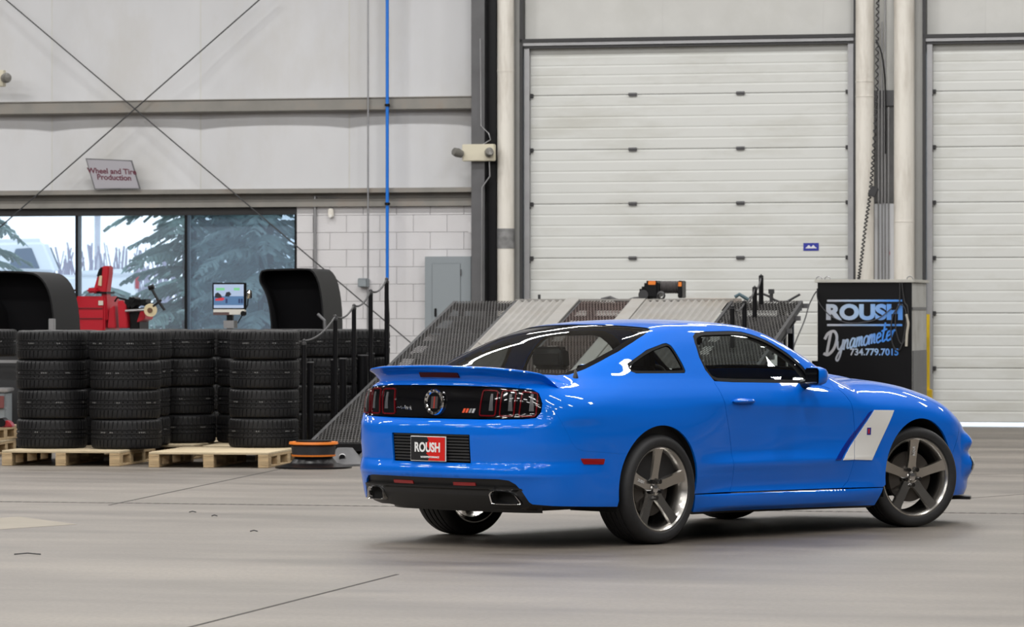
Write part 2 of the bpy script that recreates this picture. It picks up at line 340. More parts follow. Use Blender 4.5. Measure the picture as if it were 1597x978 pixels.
for d,u0,u1 in((d1,.2,4.52),(d2,5.5,10.02)): MB().b2((u0,.10,4.8),(u1,.16,5.1)).build('head_seal',BLK,d,smooth=0);MB().b2((u0+.02,.062,.06),(u1-.02,.075,4.9)).build('door_core',STL,d,smooth=0)  # unseen sheet added behind the door panels to stop light leaking through joints
st=MB().b2((WU(1253),-.006,WZ(1265,391)),(WU(1277),-.001,WZ(1265,379))).build('sticker',mat('sticker_blue',(.02,.03,.30),rough=.4),d1,smooth=0);st['label']='small blue sticker with white marks'
a,b=WU(1253),WZ(1265,391);w_=WU(1277)-a;h_=WZ(1265,379)-b
m_=MB();m_.b2((a+w_*.15,-.009,b+h_*.30),(a+w_*.85,-.006,b+h_*.42));m_.prism([(a+w_*.2,b+h_*.42),(a+w_*.35,b+h_*.75),(a+w_*.5,b+h_*.45),(a+w_*.65,b+h_*.75),(a+w_*.8,b+h_*.42)],.003,'y',-.0075);m_.build('sticker_mark',mat('sticker_white',(.7,.7,.75),rough=.5),d1,smooth=0)
# ---------------------------------------------------------------- outdoors, seen through the glass and under the doors
SNOW=mat('pale_ground',(.78,.79,.82),rough=.9,noise=.15,nscale=.4)
gv=[];gu=[-60,60]
mb=MB();prof_=[(.15,-.06),(4,-.02),(9,.15),(16,.75),(30,.9),(120,1.2)]
mb.add([(u,v,z) for v,z in prof_ for u in(-80,60)],[(2*i,2*i+1,2*i+3,2*i+2) for i in range(len(prof_)-1)])
struct(wput(mb.build('ground',SNOW,None,smooth=60),0,0),'pale bank and yard outside the window')
NEED=mat('spruce_needles',(.19,.29,.26),rough=.8,noise=.4,nscale=4)
NEED2=mat('spruce_needles_blue',(.27,.36,.33),rough=.8,noise=.35,nscale=4)
BARK=mat('bark',(.06,.045,.035),rough=.9,noise=.3,nscale=8)
def spruce(x,y,h,rb,seed,label,m,z0,zmin=.3):
    rn=random.Random(seed);t=thing('spruce_tree',label,'tree',(x,y,z0),0,'spruces outside the window')
    MB().cyl((0,0,0),(0,0,h),.14,10,.02).build('trunk',BARK,t)
    vs=[];fs=[];nb=int(120)
    for b in range(nb):
        zf=(b+rn.random())/nb;z=zmin+(h-zmin)*zf**1.15;L=rb*(1-zf)**.8*(.75+.4*rn.random())+.15;a=b*2.4+rn.random()*.6
        dx,dy=math.cos(a),math.sin(a);nt=int(12+L*24)
        for k in range(nt):
            f=(k+rn.random())/nt;r=L*f;zz=z+.25*L*f-.48*L*f*f;sd=1 if k%2 else -1
            ln=(.30*(1-f)+.13)*(.7+.6*rn.random());ang=a+sd*(.55+.5*rn.random());px,py=dx*r,dy*r
            ex,ey,ez=px+math.cos(ang)*ln,py+math.sin(ang)*ln,zz-ln*(.25+.45*rn.random())
            w=.022+.02*rn.random();q=len(vs);wx,wy=-math.sin(ang)*w,math.cos(ang)*w
            vs+=[(px-wx,py-wy,zz+.01),(px+wx,py+wy,zz-.01),(ex+wx*.6,ey+wy*.6,ez+.015),(ex-wx*.6,ey-wy*.6,ez-.015),((px+ex)/2,(py+ey)/2,(zz+ez)/2+w)]
            fs+=[(q,q+1,q+4),(q+1,q+2,q+4),(q+2,q+3,q+4),(q+3,q,q+4),(q,q+3,q+2,q+1)]
    m_=MB();m_.add(vs,fs);o=m_.build('foliage',m,t,smooth=0,recalc=False);o['kind']='stuff';return t
spruce(AT(-72,62.5),62.5,8.5,1.5,1,'dark spruce outside the left pane, at the left edge of the photo',NEED,.3,.2)
spruce(AT(296,60.8),60.8,9.0,1.35,2,'green spruce outside, half behind the second window mullion',NEED,.1,.2)
spruce(AT(415,59.6),59.6,9.5,1.5,3,'blue-green spruce filling the right window pane',NEED2,.1,.1)
spruce(AT(165,66.0),66.0,1.15,.62,4,'low young spruce outside behind the red tyre machine',NEED,.75,.1)
spruce(AT(365,66.5),66.5,9.5,1.9,5,'farther dark spruce behind the blue-green one',NEED,.6,.1)
# white pickup on the bank
pk=thing('pickup_truck','white pickup truck parked outside on the bank beyond the window','truck',(AT(120,78),78,.98),R(8))
PW=mat('truck_white',(.80,.82,.85),rough=.3,coat=.5);PGL=mat('truck_glass',(.10,.14,.20),rough=.1)
mb=MB();mb.prism([(-4.0,.45),(-3.95,1.05),(-2.6,1.22),(1.15,1.22),(1.15,.45),(.95,.45),(.8,.75),(.45,.9),(.1,.75),(-.05,.45),(-2.6,.45),(-2.75,.75),(-3.1,.9),(-3.45,.75),(-3.6,.45)],1.9,'y',0);mb.build('truck_body',PW,pk,bevel=.08,bseg=3)
mb=MB();mb.prism([(-2.55,1.2),(-1.95,1.90),(-.62,1.93),(-.32,1.2)],1.6,'y',0);mb.build('truck_cab',PW,pk,bevel=.12,bseg=3)
for yy in(-.82,.82):
    MB().prism([(-1.35,1.34),(-1.2,1.72),(-.90,1.74),(-.74,1.34)],.02,'y',yy*.99).build('cab_window',PGL,pk,bevel=.008)
MB().box((-.44,0,1.55),(.02,1.3,.45),Matrix.Rotation(R(-22),3,'Y')).build('rear_glass',PGL,pk)
for x_ in(.45,-3.1):
    for yy in(-.85,.85): MB().cyl((x_,yy-.12,.40),(x_,yy+.12,.40),.40,20).build('truck_wheel',RUB if 'RUB' in globals() else BLK,pk)
MB().b2((1.1,-.9,.95),(1.17,-.78,1.2)).build('tail_light',RED,pk)
mb=MB();mb.prism([(-.05,1.2),(.1,1.30),(.9,1.34),(1.12,1.22)],1.86,'y',0);mb.build('bed_rail',PW,pk,bevel=.03)
# bare hedge line and a pole far off
rn=random.Random(9);mb=MB()
for i in range(1500):
    u=-42+i*.035;z=1.1;hh=1.3+.4*math.sin(i*.021)+rn.random()*.9;v=62+rn.random()*6
    mb.box((u+rn.random()*.2,v,z+hh/2),(.02+.03*rn.random(),.05,hh),Matrix.Rotation((rn.random()-.5)*.5,3,'Y'))
hd=wput(mb.build('hedge_branches',mat('bare_branches',(.30,.285,.36),rough=.9),None,smooth=0),0,0);tag(hd,'grey-lilac line of bare bushes far beyond the white truck','hedge',kind='stuff')
pl_=thing('utility_pole','grey utility pole standing far beyond the window','pole',(AT(152,130),130,1.2));PLM=mat('pole_pale',(.50,.50,.54),rough=.9);MB().cyl((0,0,0),(0,0,7),.10,10).build('shaft',PLM,pl_);MB().box((0,0,6.5),(1.6,.1,.12)).build('crossarm',PLM,pl_)
# ---- analytic car surface: side surface S(s,z) around a plan curve, top surface Zt(x,y), blended at the shoulder
def spline(t,y):
    t=np.asarray(t,float);y=np.asarray(y,float);n=len(t);h=np.diff(t)
    A=np.zeros((n,n));b=np.zeros(n);A[0,0]=A[-1,-1]=1
    for i in range(1,n-1):
        A[i,i-1]=h[i-1];A[i,i]=2*(h[i-1]+h[i]);A[i,i+1]=h[i]
        b[i]=6*((y[i+1]-y[i])/h[i]-(y[i]-y[i-1])/h[i-1])
    m=np.linalg.solve(A,b)
    def ev(x):
        x=np.asarray(x,float);i=np.clip(np.searchsorted(t,x)-1,0,n-2)
        a=t[i+1]-x;c=x-t[i];H=h[i]
        return m[i]*a**3/(6*H)+m[i+1]*c**3/(6*H)+(y[i]/H-m[i]*H/6)*a+(y[i+1]/H-m[i+1]*H/6)*c
    return ev
def pchip(pts):
    x=np.array([p[0] for p in pts],float);y=np.array([p[1] for p in pts],float);h=np.diff(x);d=np.diff(y)/h
    m=np.zeros(len(x));m[0]=d[0];m[-1]=d[-1]
    for i in range(1,len(x)-1):
        if d[i-1]*d[i]>0:
            w1=2*h[i]+h[i-1];w2=h[i]+2*h[i-1];m[i]=(w1+w2)/(w1/d[i-1]+w2/d[i])
    def ev(q):
        q=np.asarray(q,float);i=np.clip(np.searchsorted(x,q)-1,0,len(x)-2);t=(q-x[i])/h[i]
        lo=t<0;hi=t>1;tt=np.clip(t,0,1)
        r=(y[i]*(1+2*tt)*(1-tt)**2+m[i]*h[i]*tt*(1-tt)**2+y[i+1]*tt**2*(3-2*tt)-m[i+1]*h[i]*tt**2*(1-tt))
        return np.where(lo,y[0]+m[0]*(q-x[0]),np.where(hi,y[-1]+m[-1]*(q-x[-1]),r))
    return ev
PLAN=[(-1.145,0),(-1.140,.2),(-1.125,.4),(-1.09,.57),(-1.015,.72),(-.905,.83),(-.76,.895),(-.58,.925),(-.3,.940),(0,.944),(.25,.937),(.5,.924),(.8,.911),(1.2,.904),(1.6,.906),(2.0,.915),(2.4,.928),(2.72,.934),(3.0,.922),(3.2,.89),(3.38,.825),(3.52,.715),(3.62,.56),(3.69,.36),(3.72,.18),(3.73,0)]
_full=[(x,y) for x,y in PLAN[:0:-1]]+[(x,-y) for x,y in PLAN]
_full=np.array(_full);_cs=np.r_[0,np.cumsum(np.hypot(*np.diff(_full,axis=0).T))];_cs-=_cs[len(PLAN)-1]
_PX=spline(_cs,_full[:,0]);_PY=spline(_cs,_full[:,1]);SMAX=_cs[-1]
def plan(s):
    s=np.asarray(s,float);e=1e-3;x=_PX(s);y=_PY(s)
    tx=_PX(np.minimum(s+e,SMAX))-_PX(np.maximum(s-e,-SMAX));ty=_PY(np.minimum(s+e,SMAX))-_PY(np.maximum(s-e,-SMAX));l=np.hypot(tx,ty)
    return x,y,ty/l,-tx/l
_sd=np.linspace(0,SMAX,4001);_sx=_PX(_sd);_sy=-_PY(_sd)
_k0=int(np.argmax(_sy>.80));_k1=len(_sd)-1-int(np.argmax(_sy[::-1]>.80))
def s_x(x): return np.interp(x,_sx[_k0:_k1],_sd[_k0:_k1])      # side: s from x
def s_y(y): return np.interp(y,_sy[:_k0+60],_sd[:_k0+60])      # rear: s from |y|
# stations: (s, [(z, absolute y or x offset)])
def _side(x,prof):
    y0=float(np.interp(s_x(x),_sd,_sy));return (float(s_x(x)),pchip([(z,y-y0) for z,y in prof]))
REAR=[(.20,-.07),(.30,-.045),(.42,-.012),(.46,.006),(.495,.004),(.525,-.012),(.60,-.006),(.70,0),(.755,-.002),(.782,-.024),(.80,-.060),(.9,-.068),(.99,-.085),(1.04,-.092),(1.2,-.12),(1.45,-.2)]
STN=[(0.0,pchip(REAR)),(.45,pchip([(z,o) for z,o in REAR])),
 (float(s_y(.74)),pchip([(.20,-.06),(.30,-.03),(.42,-.006),(.46,.004),(.50,0),(.54,-.010),(.65,-.003),(.75,-.003),(.79,-.02),(.82,-.035),(.9,-.045),(.98,-.07),(1.03,-.12),(1.1,-.22),(1.45,-.45)])),
 (float(s_y(.86)),pchip([(.20,-.05),(.30,-.02),(.42,-.004),(.46,0),(.50,-.004),(.54,-.010),(.65,-.004),(.78,-.004),(.86,-.015),(.93,-.045),(.98,-.09),(1.03,-.16),(1.1,-.25),(1.45,-.47)])),
 _side(-.5,[(.20,.89),(.27,.912),(.42,.92),(.55,.922),(.7,.927),(.80,.926),(.87,.915),(.93,.888),(.98,.842),(1.02,.785),(1.06,.73),(1.1,.695),(1.2,.64),(1.33,.57),(1.45,.50)]),
 _side(-.15,[(.20,.89),(.42,.932),(.6,.942),(.75,.943),(.84,.936),(.91,.915),(.965,.88),(1.01,.838),(1.05,.798),(1.1,.762),(1.2,.702),(1.33,.625),(1.45,.55)]),
 _side(.3,[(.19,.86),(.42,.915),(.6,.930),(.75,.934),(.85,.928),(.91,.913),(.96,.887),(1.0,.858),(1.04,.828),(1.1,.79),(1.2,.728),(1.33,.645),(1.45,.57)]),
 _side(.7,[(.185,.85),(.21,.885),(.285,.897),(.30,.884),(.33,.878),(.42,.893),(.488,.907),(.508,.902),(.56,.890),(.70,.899),(.82,.908),(.875,.911),(.91,.902),(.96,.878),(1.0,.850),(1.04,.824),(1.1,.790),(1.2,.729),(1.33,.645),(1.45,.57)]),
 _side(1.3,[(.180,.85),(.205,.885),(.28,.899),(.295,.886),(.33,.876),(.41,.89),(.485,.906),(.505,.901),(.56,.886),(.70,.890),(.80,.898),(.85,.904),(.885,.898),(.94,.878),(.985,.850),(1.03,.820),(1.1,.783),(1.2,.722),(1.33,.64),(1.45,.565)]),
 _side(1.85,[(.175,.86),(.2,.892),(.27,.908),(.285,.896),(.33,.886),(.42,.9),(.488,.914),(.508,.909),(.6,.900),(.7,.904),(.78,.910),(.83,.914),(.88,.902),(.94,.872),(.98,.835),(1.03,.795),(1.1,.752),(1.2,.69),(1.33,.61),(1.45,.54)]),
 _side(2.3,[(.17,.88),(.27,.915),(.42,.92),(.6,.924),(.72,.928),(.80,.926),(.87,.905),(.93,.86),(.98,.79),(1.03,.70),(1.1,.6),(1.45,.4)]),
 _side(2.75,[(.17,.88),(.42,.925),(.6,.932),(.72,.932),(.79,.922),(.86,.89),(.92,.83),(.97,.74),(1.03,.6),(1.45,.3)]),
 _side(3.1,[(.17,.88),(.3,.90),(.5,.908),(.62,.908),(.70,.902),(.77,.88),(.83,.84),(.88,.78),(.95,.65),(1.45,.2)]),
 (float(SMAX-.62),pchip([(.17,-.06),(.25,-.01),(.4,0),(.5,-.01),(.6,-.03),(.7,-.08),(.8,-.18),(.9,-.32),(1.45,-.7)])),
 (float(SMAX-.3),pchip([(.17,-.06),(.25,-.01),(.4,0),(.5,-.01),(.6,-.02),(.7,-.05),(.8,-.10),(.9,-.2),(1.45,-.7)])),
 (float(SMAX),pchip([(.17,-.06),(.25,-.01),(.4,0),(.5,-.01),(.6,-.02),(.7,-.05),(.8,-.10),(.9,-.2),(1.45,-.7)]))]
_SS=np.array([a for a,_ in STN])
def off(s,z):
    s=np.abs(np.asarray(s,float));z=np.asarray(z,float);s,z=np.broadcast_arrays(s,z)
    V=np.array([p(z) for _,p in STN]);n=len(_SS);h=np.diff(_SS)
    D=np.diff(V,axis=0)/h.reshape((-1,)+(1,)*z.ndim)
    M=np.zeros_like(V);M[1:-1]=(D[1:]*h[:-1].reshape((-1,)+(1,)*z.ndim)+D[:-1]*h[1:].reshape((-1,)+(1,)*z.ndim))/(h[1:]+h[:-1]).reshape((-1,)+(1,)*z.ndim)
    i=np.clip(np.searchsorted(_SS,s)-1,0,n-2);t=np.clip((s-_SS[i])/h[i],0,1)
    g=lambda A,j:np.take_along_axis(A,j[None],0)[0]
    return g(V,i)*(1+2*t)*(1-t)**2+g(M,i)*h[i]*t*(1-t)**2+g(V,i+1)*t*t*(3-2*t)-g(M,i+1)*h[i]*t*t*(1-t)
ZC=pchip([(-1.3,1.00),(-1.05,1.035),(-.85,1.052),(-.68,1.062),(-.60,1.078),(-.45,1.135),(-.1,1.268),(.15,1.348),(.35,1.388),(.6,1.408),(.85,1.413),(1.1,1.409),(1.25,1.398),(1.40,1.368),(1.7,1.24),(2.0,1.088),(2.1,1.048),(2.3,1.035),(2.6,1.022),(2.9,.99),(3.2,.93),(3.45,.85),(3.6,.765),(3.75,.62),(3.9,.4)])
KC=pchip([(-1.3,.05),(-.7,.05),(-.4,.10),(.1,.12),(.6,.10),(1.1,.11),(1.4,.10),(1.9,.12),(2.1,.12),(2.6,.10),(3.1,.12),(3.5,.2),(3.9,.3)])
RB=pchip([(-1.3,.03),(-1.0,.05),(-.75,.14),(-.4,.16),(.2,.14),(1.2,.13),(1.7,.10),(2.1,.12),(2.7,.16),(3.3,.16),(3.9,.1)])
def Zt(x,y): return ZC(x)-KC(x)*np.asarray(y)**2
def smax(a,b,r):
    h=np.maximum(r-np.abs(a-b),0);return np.maximum(a,b)+h*h/(4*r)
def rail(s):                                                   # mid-blend line between side and top
    s=np.asarray(s,float);x0,y0,nx,ny=plan(s);z=np.full(s.shape,1.1)
    lo=np.full(s.shape,.5);hi=np.full(s.shape,1.5)
    for _ in range(45):
        z=(lo+hi)/2;r=RB(x0);o=off(s,z)-r/4
        up=z<Zt(x0+nx*o,y0+ny*o)-r/4
        lo=np.where(up,z,lo);hi=np.where(up,hi,z)
    o=off(s,z)-RB(x0)/4
    return x0+nx*o,y0+ny*o,z
def S(s,z,d=0.0):                                              # side surface point, d = extra offset outwards
    s=np.asarray(s,float);z=np.asarray(z,float);x0,y0,nx,ny=plan(s);a=off(s,z);r=RB(x0)
    lo=a-.6;hi=a+.02
    for _ in range(40):
        o=(lo+hi)/2;F=smax(o-a,z-Zt(x0+nx*o,y0+ny*o),r);lo=np.where(F<0,o,lo);hi=np.where(F<0,hi,o)
    o=o+d
    return np.stack([x0+nx*o,y0+ny*o,z],-1)
_tabs=np.linspace(.0,SMAX,700)
def _sofxy(x,y):                                               # nearest plan parameter for a point on the top
    y=np.asarray(y,float);sg=np.where(y<=0,1.,-1.);ya=-np.abs(y);x=np.asarray(x,float)
    px,py,nx,ny=plan(_tabs);d=(x[...,None]-px)**2+(ya[...,None]-py)**2
    i=np.argmin(d,-1);s=_tabs[i]
    e=_tabs[1]-_tabs[0]
    X0,Y0,NX,NY=plan(s);s=np.clip(s+((x-X0)*(-NY)+(ya-Y0)*NX),0,SMAX)
    X0,Y0,NX,NY=plan(s);o=(x-X0)*NX+(ya-Y0)*NY
    return s*sg,o
def T(x,y,d=0.0):                                              # top surface point
    x=np.asarray(x,float);y=np.asarray(y,float);s,o=_sofxy(x,y);zt=Zt(x,y);x0=plan(s)[0];r=RB(x0)
    lo=zt-.3;hi=zt+.01
    for _ in range(32):
        z=(lo+hi)/2;F=smax(o-off(s,z),z-zt,r);lo=np.where(F<0,z,lo);hi=np.where(F<0,hi,z)
    return np.stack([x,y,z+d],-1)
# ================================================================ the car
BLUE=mat('car_paint_blue',(.0,.138,.67),rough=.5,coat=.9,spec=.05)
GLB=mat('gloss_black',(.004,.004,.005),rough=.06,spec=.5,coat=.5)
MBK=mat('satin_black',(.012,.012,.013),rough=.42)
TRM=mat('dark_trim',(.016,.016,.017),rough=.5)
RUB=mat('tyre_rubber',(.018,.018,.019),rough=.62,noise=.15,nscale=30)
CHR=mat('chrome',(.75,.75,.76),rough=.07,metal=1.)
RIM=mat('hyper_silver',(.60,.58,.55),rough=.26,metal=1.)
BRK=mat('brake_iron',(.07,.062,.055),rough=.5,metal=.6)
REDL=mat('red_lens',(.28,.004,.006),rough=.08,coat=.6)
WHT=mat('white_vinyl',(.78,.77,.74),rough=.25,coat=.6)
NVY=mat('navy_vinyl',(.0,.02,.26),rough=.25,coat=.6)
GLS=glass_mat('car_glass',(.80,.84,.83));GLR=glass_mat('rear_glass',(.66,.69,.68))
GLQ=glass_mat('privacy_glass',(.16,.17,.17));SEAT=mat('seat_leather',(.014,.014,.015),rough=.55)
SLB=mat('seal_black',(.004,.004,.004),rough=.6,spec=.12);TAN=mat('headliner',(.16,.16,.16),rough=.9)
TH=R(42.63)
car=thing('car','glossy bright blue two-door coupe with rear spoiler and white side stripe','car',(.258,25.64,0),R(90)-TH)
def in_poly(p,poly):
    x,y=p[:,0],p[:,1];a=np.asarray(poly);r=np.zeros(len(p),bool);j=len(a)-1
    for i in range(len(a)):
        xi,yi=a[i];xj,yj=a[j]
        if yi!=yj: r^=((yi>y)!=(yj>y))&(x<(xj-xi)*(y-yi)/(yj-yi)+xi)
        j=i
    return r
def seg_dist(p,poly):
    d=np.full(len(p),1e9);a=np.asarray(poly);b=np.roll(a,-1,0)
    for q,w in zip(a,b):
        e=w-q;L=max(e@e,1e-12);t=np.clip(((p-q)@e)/L,0,1);d=np.minimum(d,np.hypot(*(p-q-t[:,None]*e).T))
    return d
def resample(pts,step=.02,closed=True):
    out=[];n=len(pts)
    for i in range(n if closed else n-1):
        a=np.array(pts[i],float);b=np.array(pts[(i+1)%n],float);k=max(1,int(np.hypot(*(b-a))/step+.5))
        out+=[a+(b-a)*j/k for j in range(k)]
    if not closed: out.append(np.array(pts[-1],float))
    return out
def area2(p): a=np.asarray(p);b=np.roll(a,-1,0);return float((a[:,0]*b[:,1]-b[:,0]*a[:,1]).sum())/2
def inset(poly,g):
    """g: gap per vertex (list) or scalar; shifts vertices inwards"""
    a=np.asarray(poly,float)
    if area2(a)<0: a=a[::-1];g=g if np.isscalar(g) else list(g)[::-1]
    t=np.roll(a,-1,0)-np.roll(a,1,0);l=np.maximum(np.hypot(*t.T),1e-9);n=np.stack([-t[:,1],t[:,0]],1)/l[:,None]
    return a+n*(np.full(len(a),g) if np.isscalar(g) else np.asarray(g))[:,None]
def smooth_loop(pts,it=2):
    for _ in range(it):
        q=[]
        for a,b in zip(pts,pts[1:]+pts[:1]): a=np.array(a,float);b=np.array(b,float);q+=[a*.75+b*.25,a*.25+b*.75]
        pts=q
    return pts
def rnd_poly(pts,r):
    out=[];n=len(pts)
    for i in range(n):
        p=np.array(pts[i],float);a=np.array(pts[i-1],float)-p;b=np.array(pts[(i+1)%n],float)-p
        A=p+a/np.hypot(*a)*r;B=p+b/np.hypot(*b)*r
        for t in(0,.33,.67,1): out.append(A*(1-t)**2+p*2*t*(1-t)+B*t*t)
    return out
def patch(fn,poly,holes=(),du=.035,dv=.02,flange=.014,flip=False,gh=0.):
    """fn(u,v)->points ; triangulated patch inside poly with exact normals and a folded-in edge"""
    loops=[np.asarray(poly)]+[np.asarray(h) for h in holes]
    lo=loops[0].min(0);hi=loops[0].max(0)
    U,Vv=np.meshgrid(np.arange(lo[0]+du/2,hi[0],du),np.arange(lo[1]+dv/2,hi[1],dv),indexing='ij');g=np.stack([U.ravel(),Vv.ravel()],1)
    k=in_poly(g,loops[0])
    for h in loops[1:]: k&=~in_poly(g,h)
    g=g[k]
    sc_=np.array([1/du,1/dv])*min(du,dv)
    for l in loops: g=g[seg_dist(g*sc_,l*sc_)>.45*min(du,dv)]
    pts=np.concatenate(loops+[g]);es=[];o=0;rings=[]
    for l in loops: n=len(l);es+=[(o+i,o+(i+1)%n) for i in range(n)];rings.append(list(range(o,o+n)));o+=n
    vo,_,fo,ov,_,_=delaunay_2d_cdt([Vector((float(a),float(b))) for a,b in pts],es,[],0,1e-7)
    P2=np.array([(q.x,q.y) for q in vo]);F=np.array([f for f in fo if len(f)==3])
    cen=P2[F].mean(1);k=in_poly(cen,loops[0])
    for h in loops[1:]: k&=~in_poly(cen,h)
    F=F[k];orig={}
    for i,ol in enumerate(ov):
        for q in ol: orig[q]=i
    P=fn(P2[:,0],P2[:,1]);e=1e-3
    dU=fn(P2[:,0]+e,P2[:,1])-fn(P2[:,0]-e,P2[:,1]);dV=fn(P2[:,0],P2[:,1]+e)-fn(P2[:,0],P2[:,1]-e)
    N=np.cross(dU,dV);N/=np.maximum(np.linalg.norm(N,axis=1,keepdims=True),1e-12)
    if flip: N=-N
    fn_=np.cross(P[F[:,1]]-P[F[:,0]],P[F[:,2]]-P[F[:,0]]);bad=(fn_*N[F].mean(1)).sum(1)<0;F[bad]=F[bad][:,::-1]
    V=[tuple(p) for p in P];NN=[tuple(n) for n in N];FF=[tuple(int(i) for i in f) for f in F]
    if flange:
        for r in rings:
            r=[orig.get(i,i) for i in r];b=len(V);m=len(r)
            V+=[tuple(P[i]) for i in r]+[tuple(P[i]-N[i]*flange) for i in r];NN+=[None]*(2*m)
            for i in range(m):
                j=(i+1)%m
                if r[i]!=r[j]: FF.append((b+i,b+j,b+m+j,b+m+i))
    return V,FF,NN,len(F)
def skin(name,parts,m,parent=None):
    """one mesh object out of patches"""
    V=[];F=[];NN=[];top=[]
    for v,f,n,k in parts:
        o=len(V);V+=v;NN+=n;F+=[tuple(i+o for i in q) for q in f];top+=[j<k for j in range(len(f))]
    seen=set();F2=[];t2=[]
    for q,t in zip(F,top):
        k=tuple(sorted(q))
        if len(set(q))==len(q) and k not in seen: seen.add(k);F2.append(q);t2.append(t)
    F=F2;top=t2
    me=bpy.data.meshes.new(name);me.from_pydata(V,[],F);me.materials.append(m)
    me.polygons.foreach_set('use_smooth',top);me.update()
    ln=[]
    for p,t in zip(me.polygons,top):
        for i in p.vertices: ln.append(tuple(float(q) for q in NN[i]) if t and NN[i] is not None else tuple(p.normal))
    me.normals_split_custom_set(ln)
    return link(name,me,parent if parent is not None else car)
def sfn(d=0.,sg=1):
    if callable(d): return lambda s,z:S(sg*s,z,d(s,z))
    return lambda s,z:S(sg*s,z,d)
def tfn(d=0.): return lambda x,y:T(x,y,d)
X=lambda x:float(s_x(x))
def arch(cx,cz,r,a0,a1,n=26): return [(X(cx+r*math.cos(a0+(a1-a0)*i/n)),cz+r*math.sin(a0+(a1-a0)*i/n)) for i in range(n+1)]
def rail_s(s0,s1,st=.02):
    a,b=min(s0,s1),max(s0,s1);k=np.arange(math.floor(a/st)+1,math.ceil(b/st))*st;k=k[(k>a+.004)&(k<b-.004)];q=np.r_[a,k,b];return q if s1>s0 else q[::-1]
def railpts(s0,s1,step=.03):
    s=rail_s(s0,s1);return [(float(a),float(b)) for a,b in zip(s,rail(s)[2])]
LAMP=[(0,1.0),(.375,.997),(.60,.992),(.76,.981),(.805,.958),(.828,.90),(.818,.845),(.786,.812),(.70,.803),(.368,.798),(0,.798)]
SEAM=[(.828,.90),(.925,.825),(.985,.72),(1.02,.655),(1.06,.617),(1.12,.602),(1.22,.596),(1.415,.578)]
RA=dict(cx=-.015,cz=.36,r=.388);FA=dict(cx=2.70,cz=.36,r=.38)
DR=[(2.545,.303),(2.572,.345),(2.572,.40),(2.563,.463),(2.552,.59),(2.52,.70),(2.477,.817),(2.448,.92),(2.436,1.003)]
DF=[(3.70,.292),(3.765,.335),(3.79,.40),(3.80,.46),(3.815,.60),(3.812,.70),(3.796,.776),(3.774,.859),(3.735,.915),(3.70,.945)]
DLO=[(2.445,1.017),(2.408,1.089),(2.408,1.169),(2.438,1.26),(2.467,1.302),(2.52,1.325),(2.62,1.333),(2.739,1.334),(2.88,1.336),(2.996,1.331),(3.10,1.306),(3.194,1.272),(3.326,1.192),(3.429,1.103),(3.468,1.03),(3.458,1.001),(3.385,.990),(3.15,.996),(2.864,1.003),(2.62,1.008)]
QW=[(1.715,1.136),(1.70,1.105),(1.705,1.085),(1.735,1.073),(2.00,1.071),(2.19,1.070),(2.212,1.085),(2.215,1.13),(2.208,1.19),(2.198,1.245),(2.17,1.262),(2.13,1.258),(1.95,1.22)]
def gap(ch):
    """chunks [(pts,gap)] -> polygon inset per vertex"""
    P=[];G=[]
    for pts,g in ch:
        q=resample(pts,.02,False)
        if P and np.hypot(*(np.array(P[-1])-q[0]))<1e-4: P.pop();G.pop()
        P+=q;G+=[g]*len(q)
    if np.hypot(*(P[0]-P[-1]))<1e-4: P.pop();G.pop()
    return inset(P,G)
g_=.0018
mir=lambda pts:[(-a,b) for a,b in pts]
plate_hole=smooth_loop([(-.335,.525),(.335,.525),(.335,.702),(-.335,.702)],1)
plate_hole=smooth_loop([(-.335,.525),(-.325,.525),(.325,.525),(.335,.525),(.335,.535),(.335,.69),(.335,.702),(.325,.702),(-.325,.702),(-.335,.702),(-.335,.69),(-.335,.535)],2)
# rear bumper skin
half=[(0,.43),(.54,.432),(.615,.424),(.66,.40),(.70,.355),(.742,.292),(.765,.278),(.9,.268),(X(-.405),.25)]
archR=arch(**RA,a0=math.pi*1.06,a1=math.pi*.807,n=10)
right=half+archR
poly=gap([(right,0.),(SEAM[::-1],.0003),(LAMP[5:]+mir(LAMP[5:])[::-1],.003),(mir(SEAM),.0003),(mir(right)[::-1],0.)])
skin('rear_bumper',[patch(sfn(),poly,[resample(plate_hole,.02)])],BLUE)
# lid: face under the spoiler + top
QS=.66
lamp_top=LAMP[:4]
face=[(0,1.0),(.375,.997),(.60,.992),(QS,.989)]
poly=gap([(mir(face)[::-1]+face,.003),([(QS,.989),railpts(QS,QS+.01,.01)[0]],.002),(railpts(QS,-QS),0.),([railpts(-QS,-QS+.01,.01)[0],(-QS,.989)],.002)])
XB=-.66
sB=float(np.interp(XB,rail(np.linspace(.9,1.6,200))[0],np.linspace(.9,1.6,200)))
def railxy(s0,s1,step=.03):
    s=rail_s(s0,s1);r=rail(s);return [(float(a),float(b)) for a,b in zip(r[0],r[1])]
rx=railxy(-sB,sB)
skin('boot_lid',[patch(sfn(),poly),patch(tfn(),rx,flange=0,du=.03,dv=.04)],BLUE)
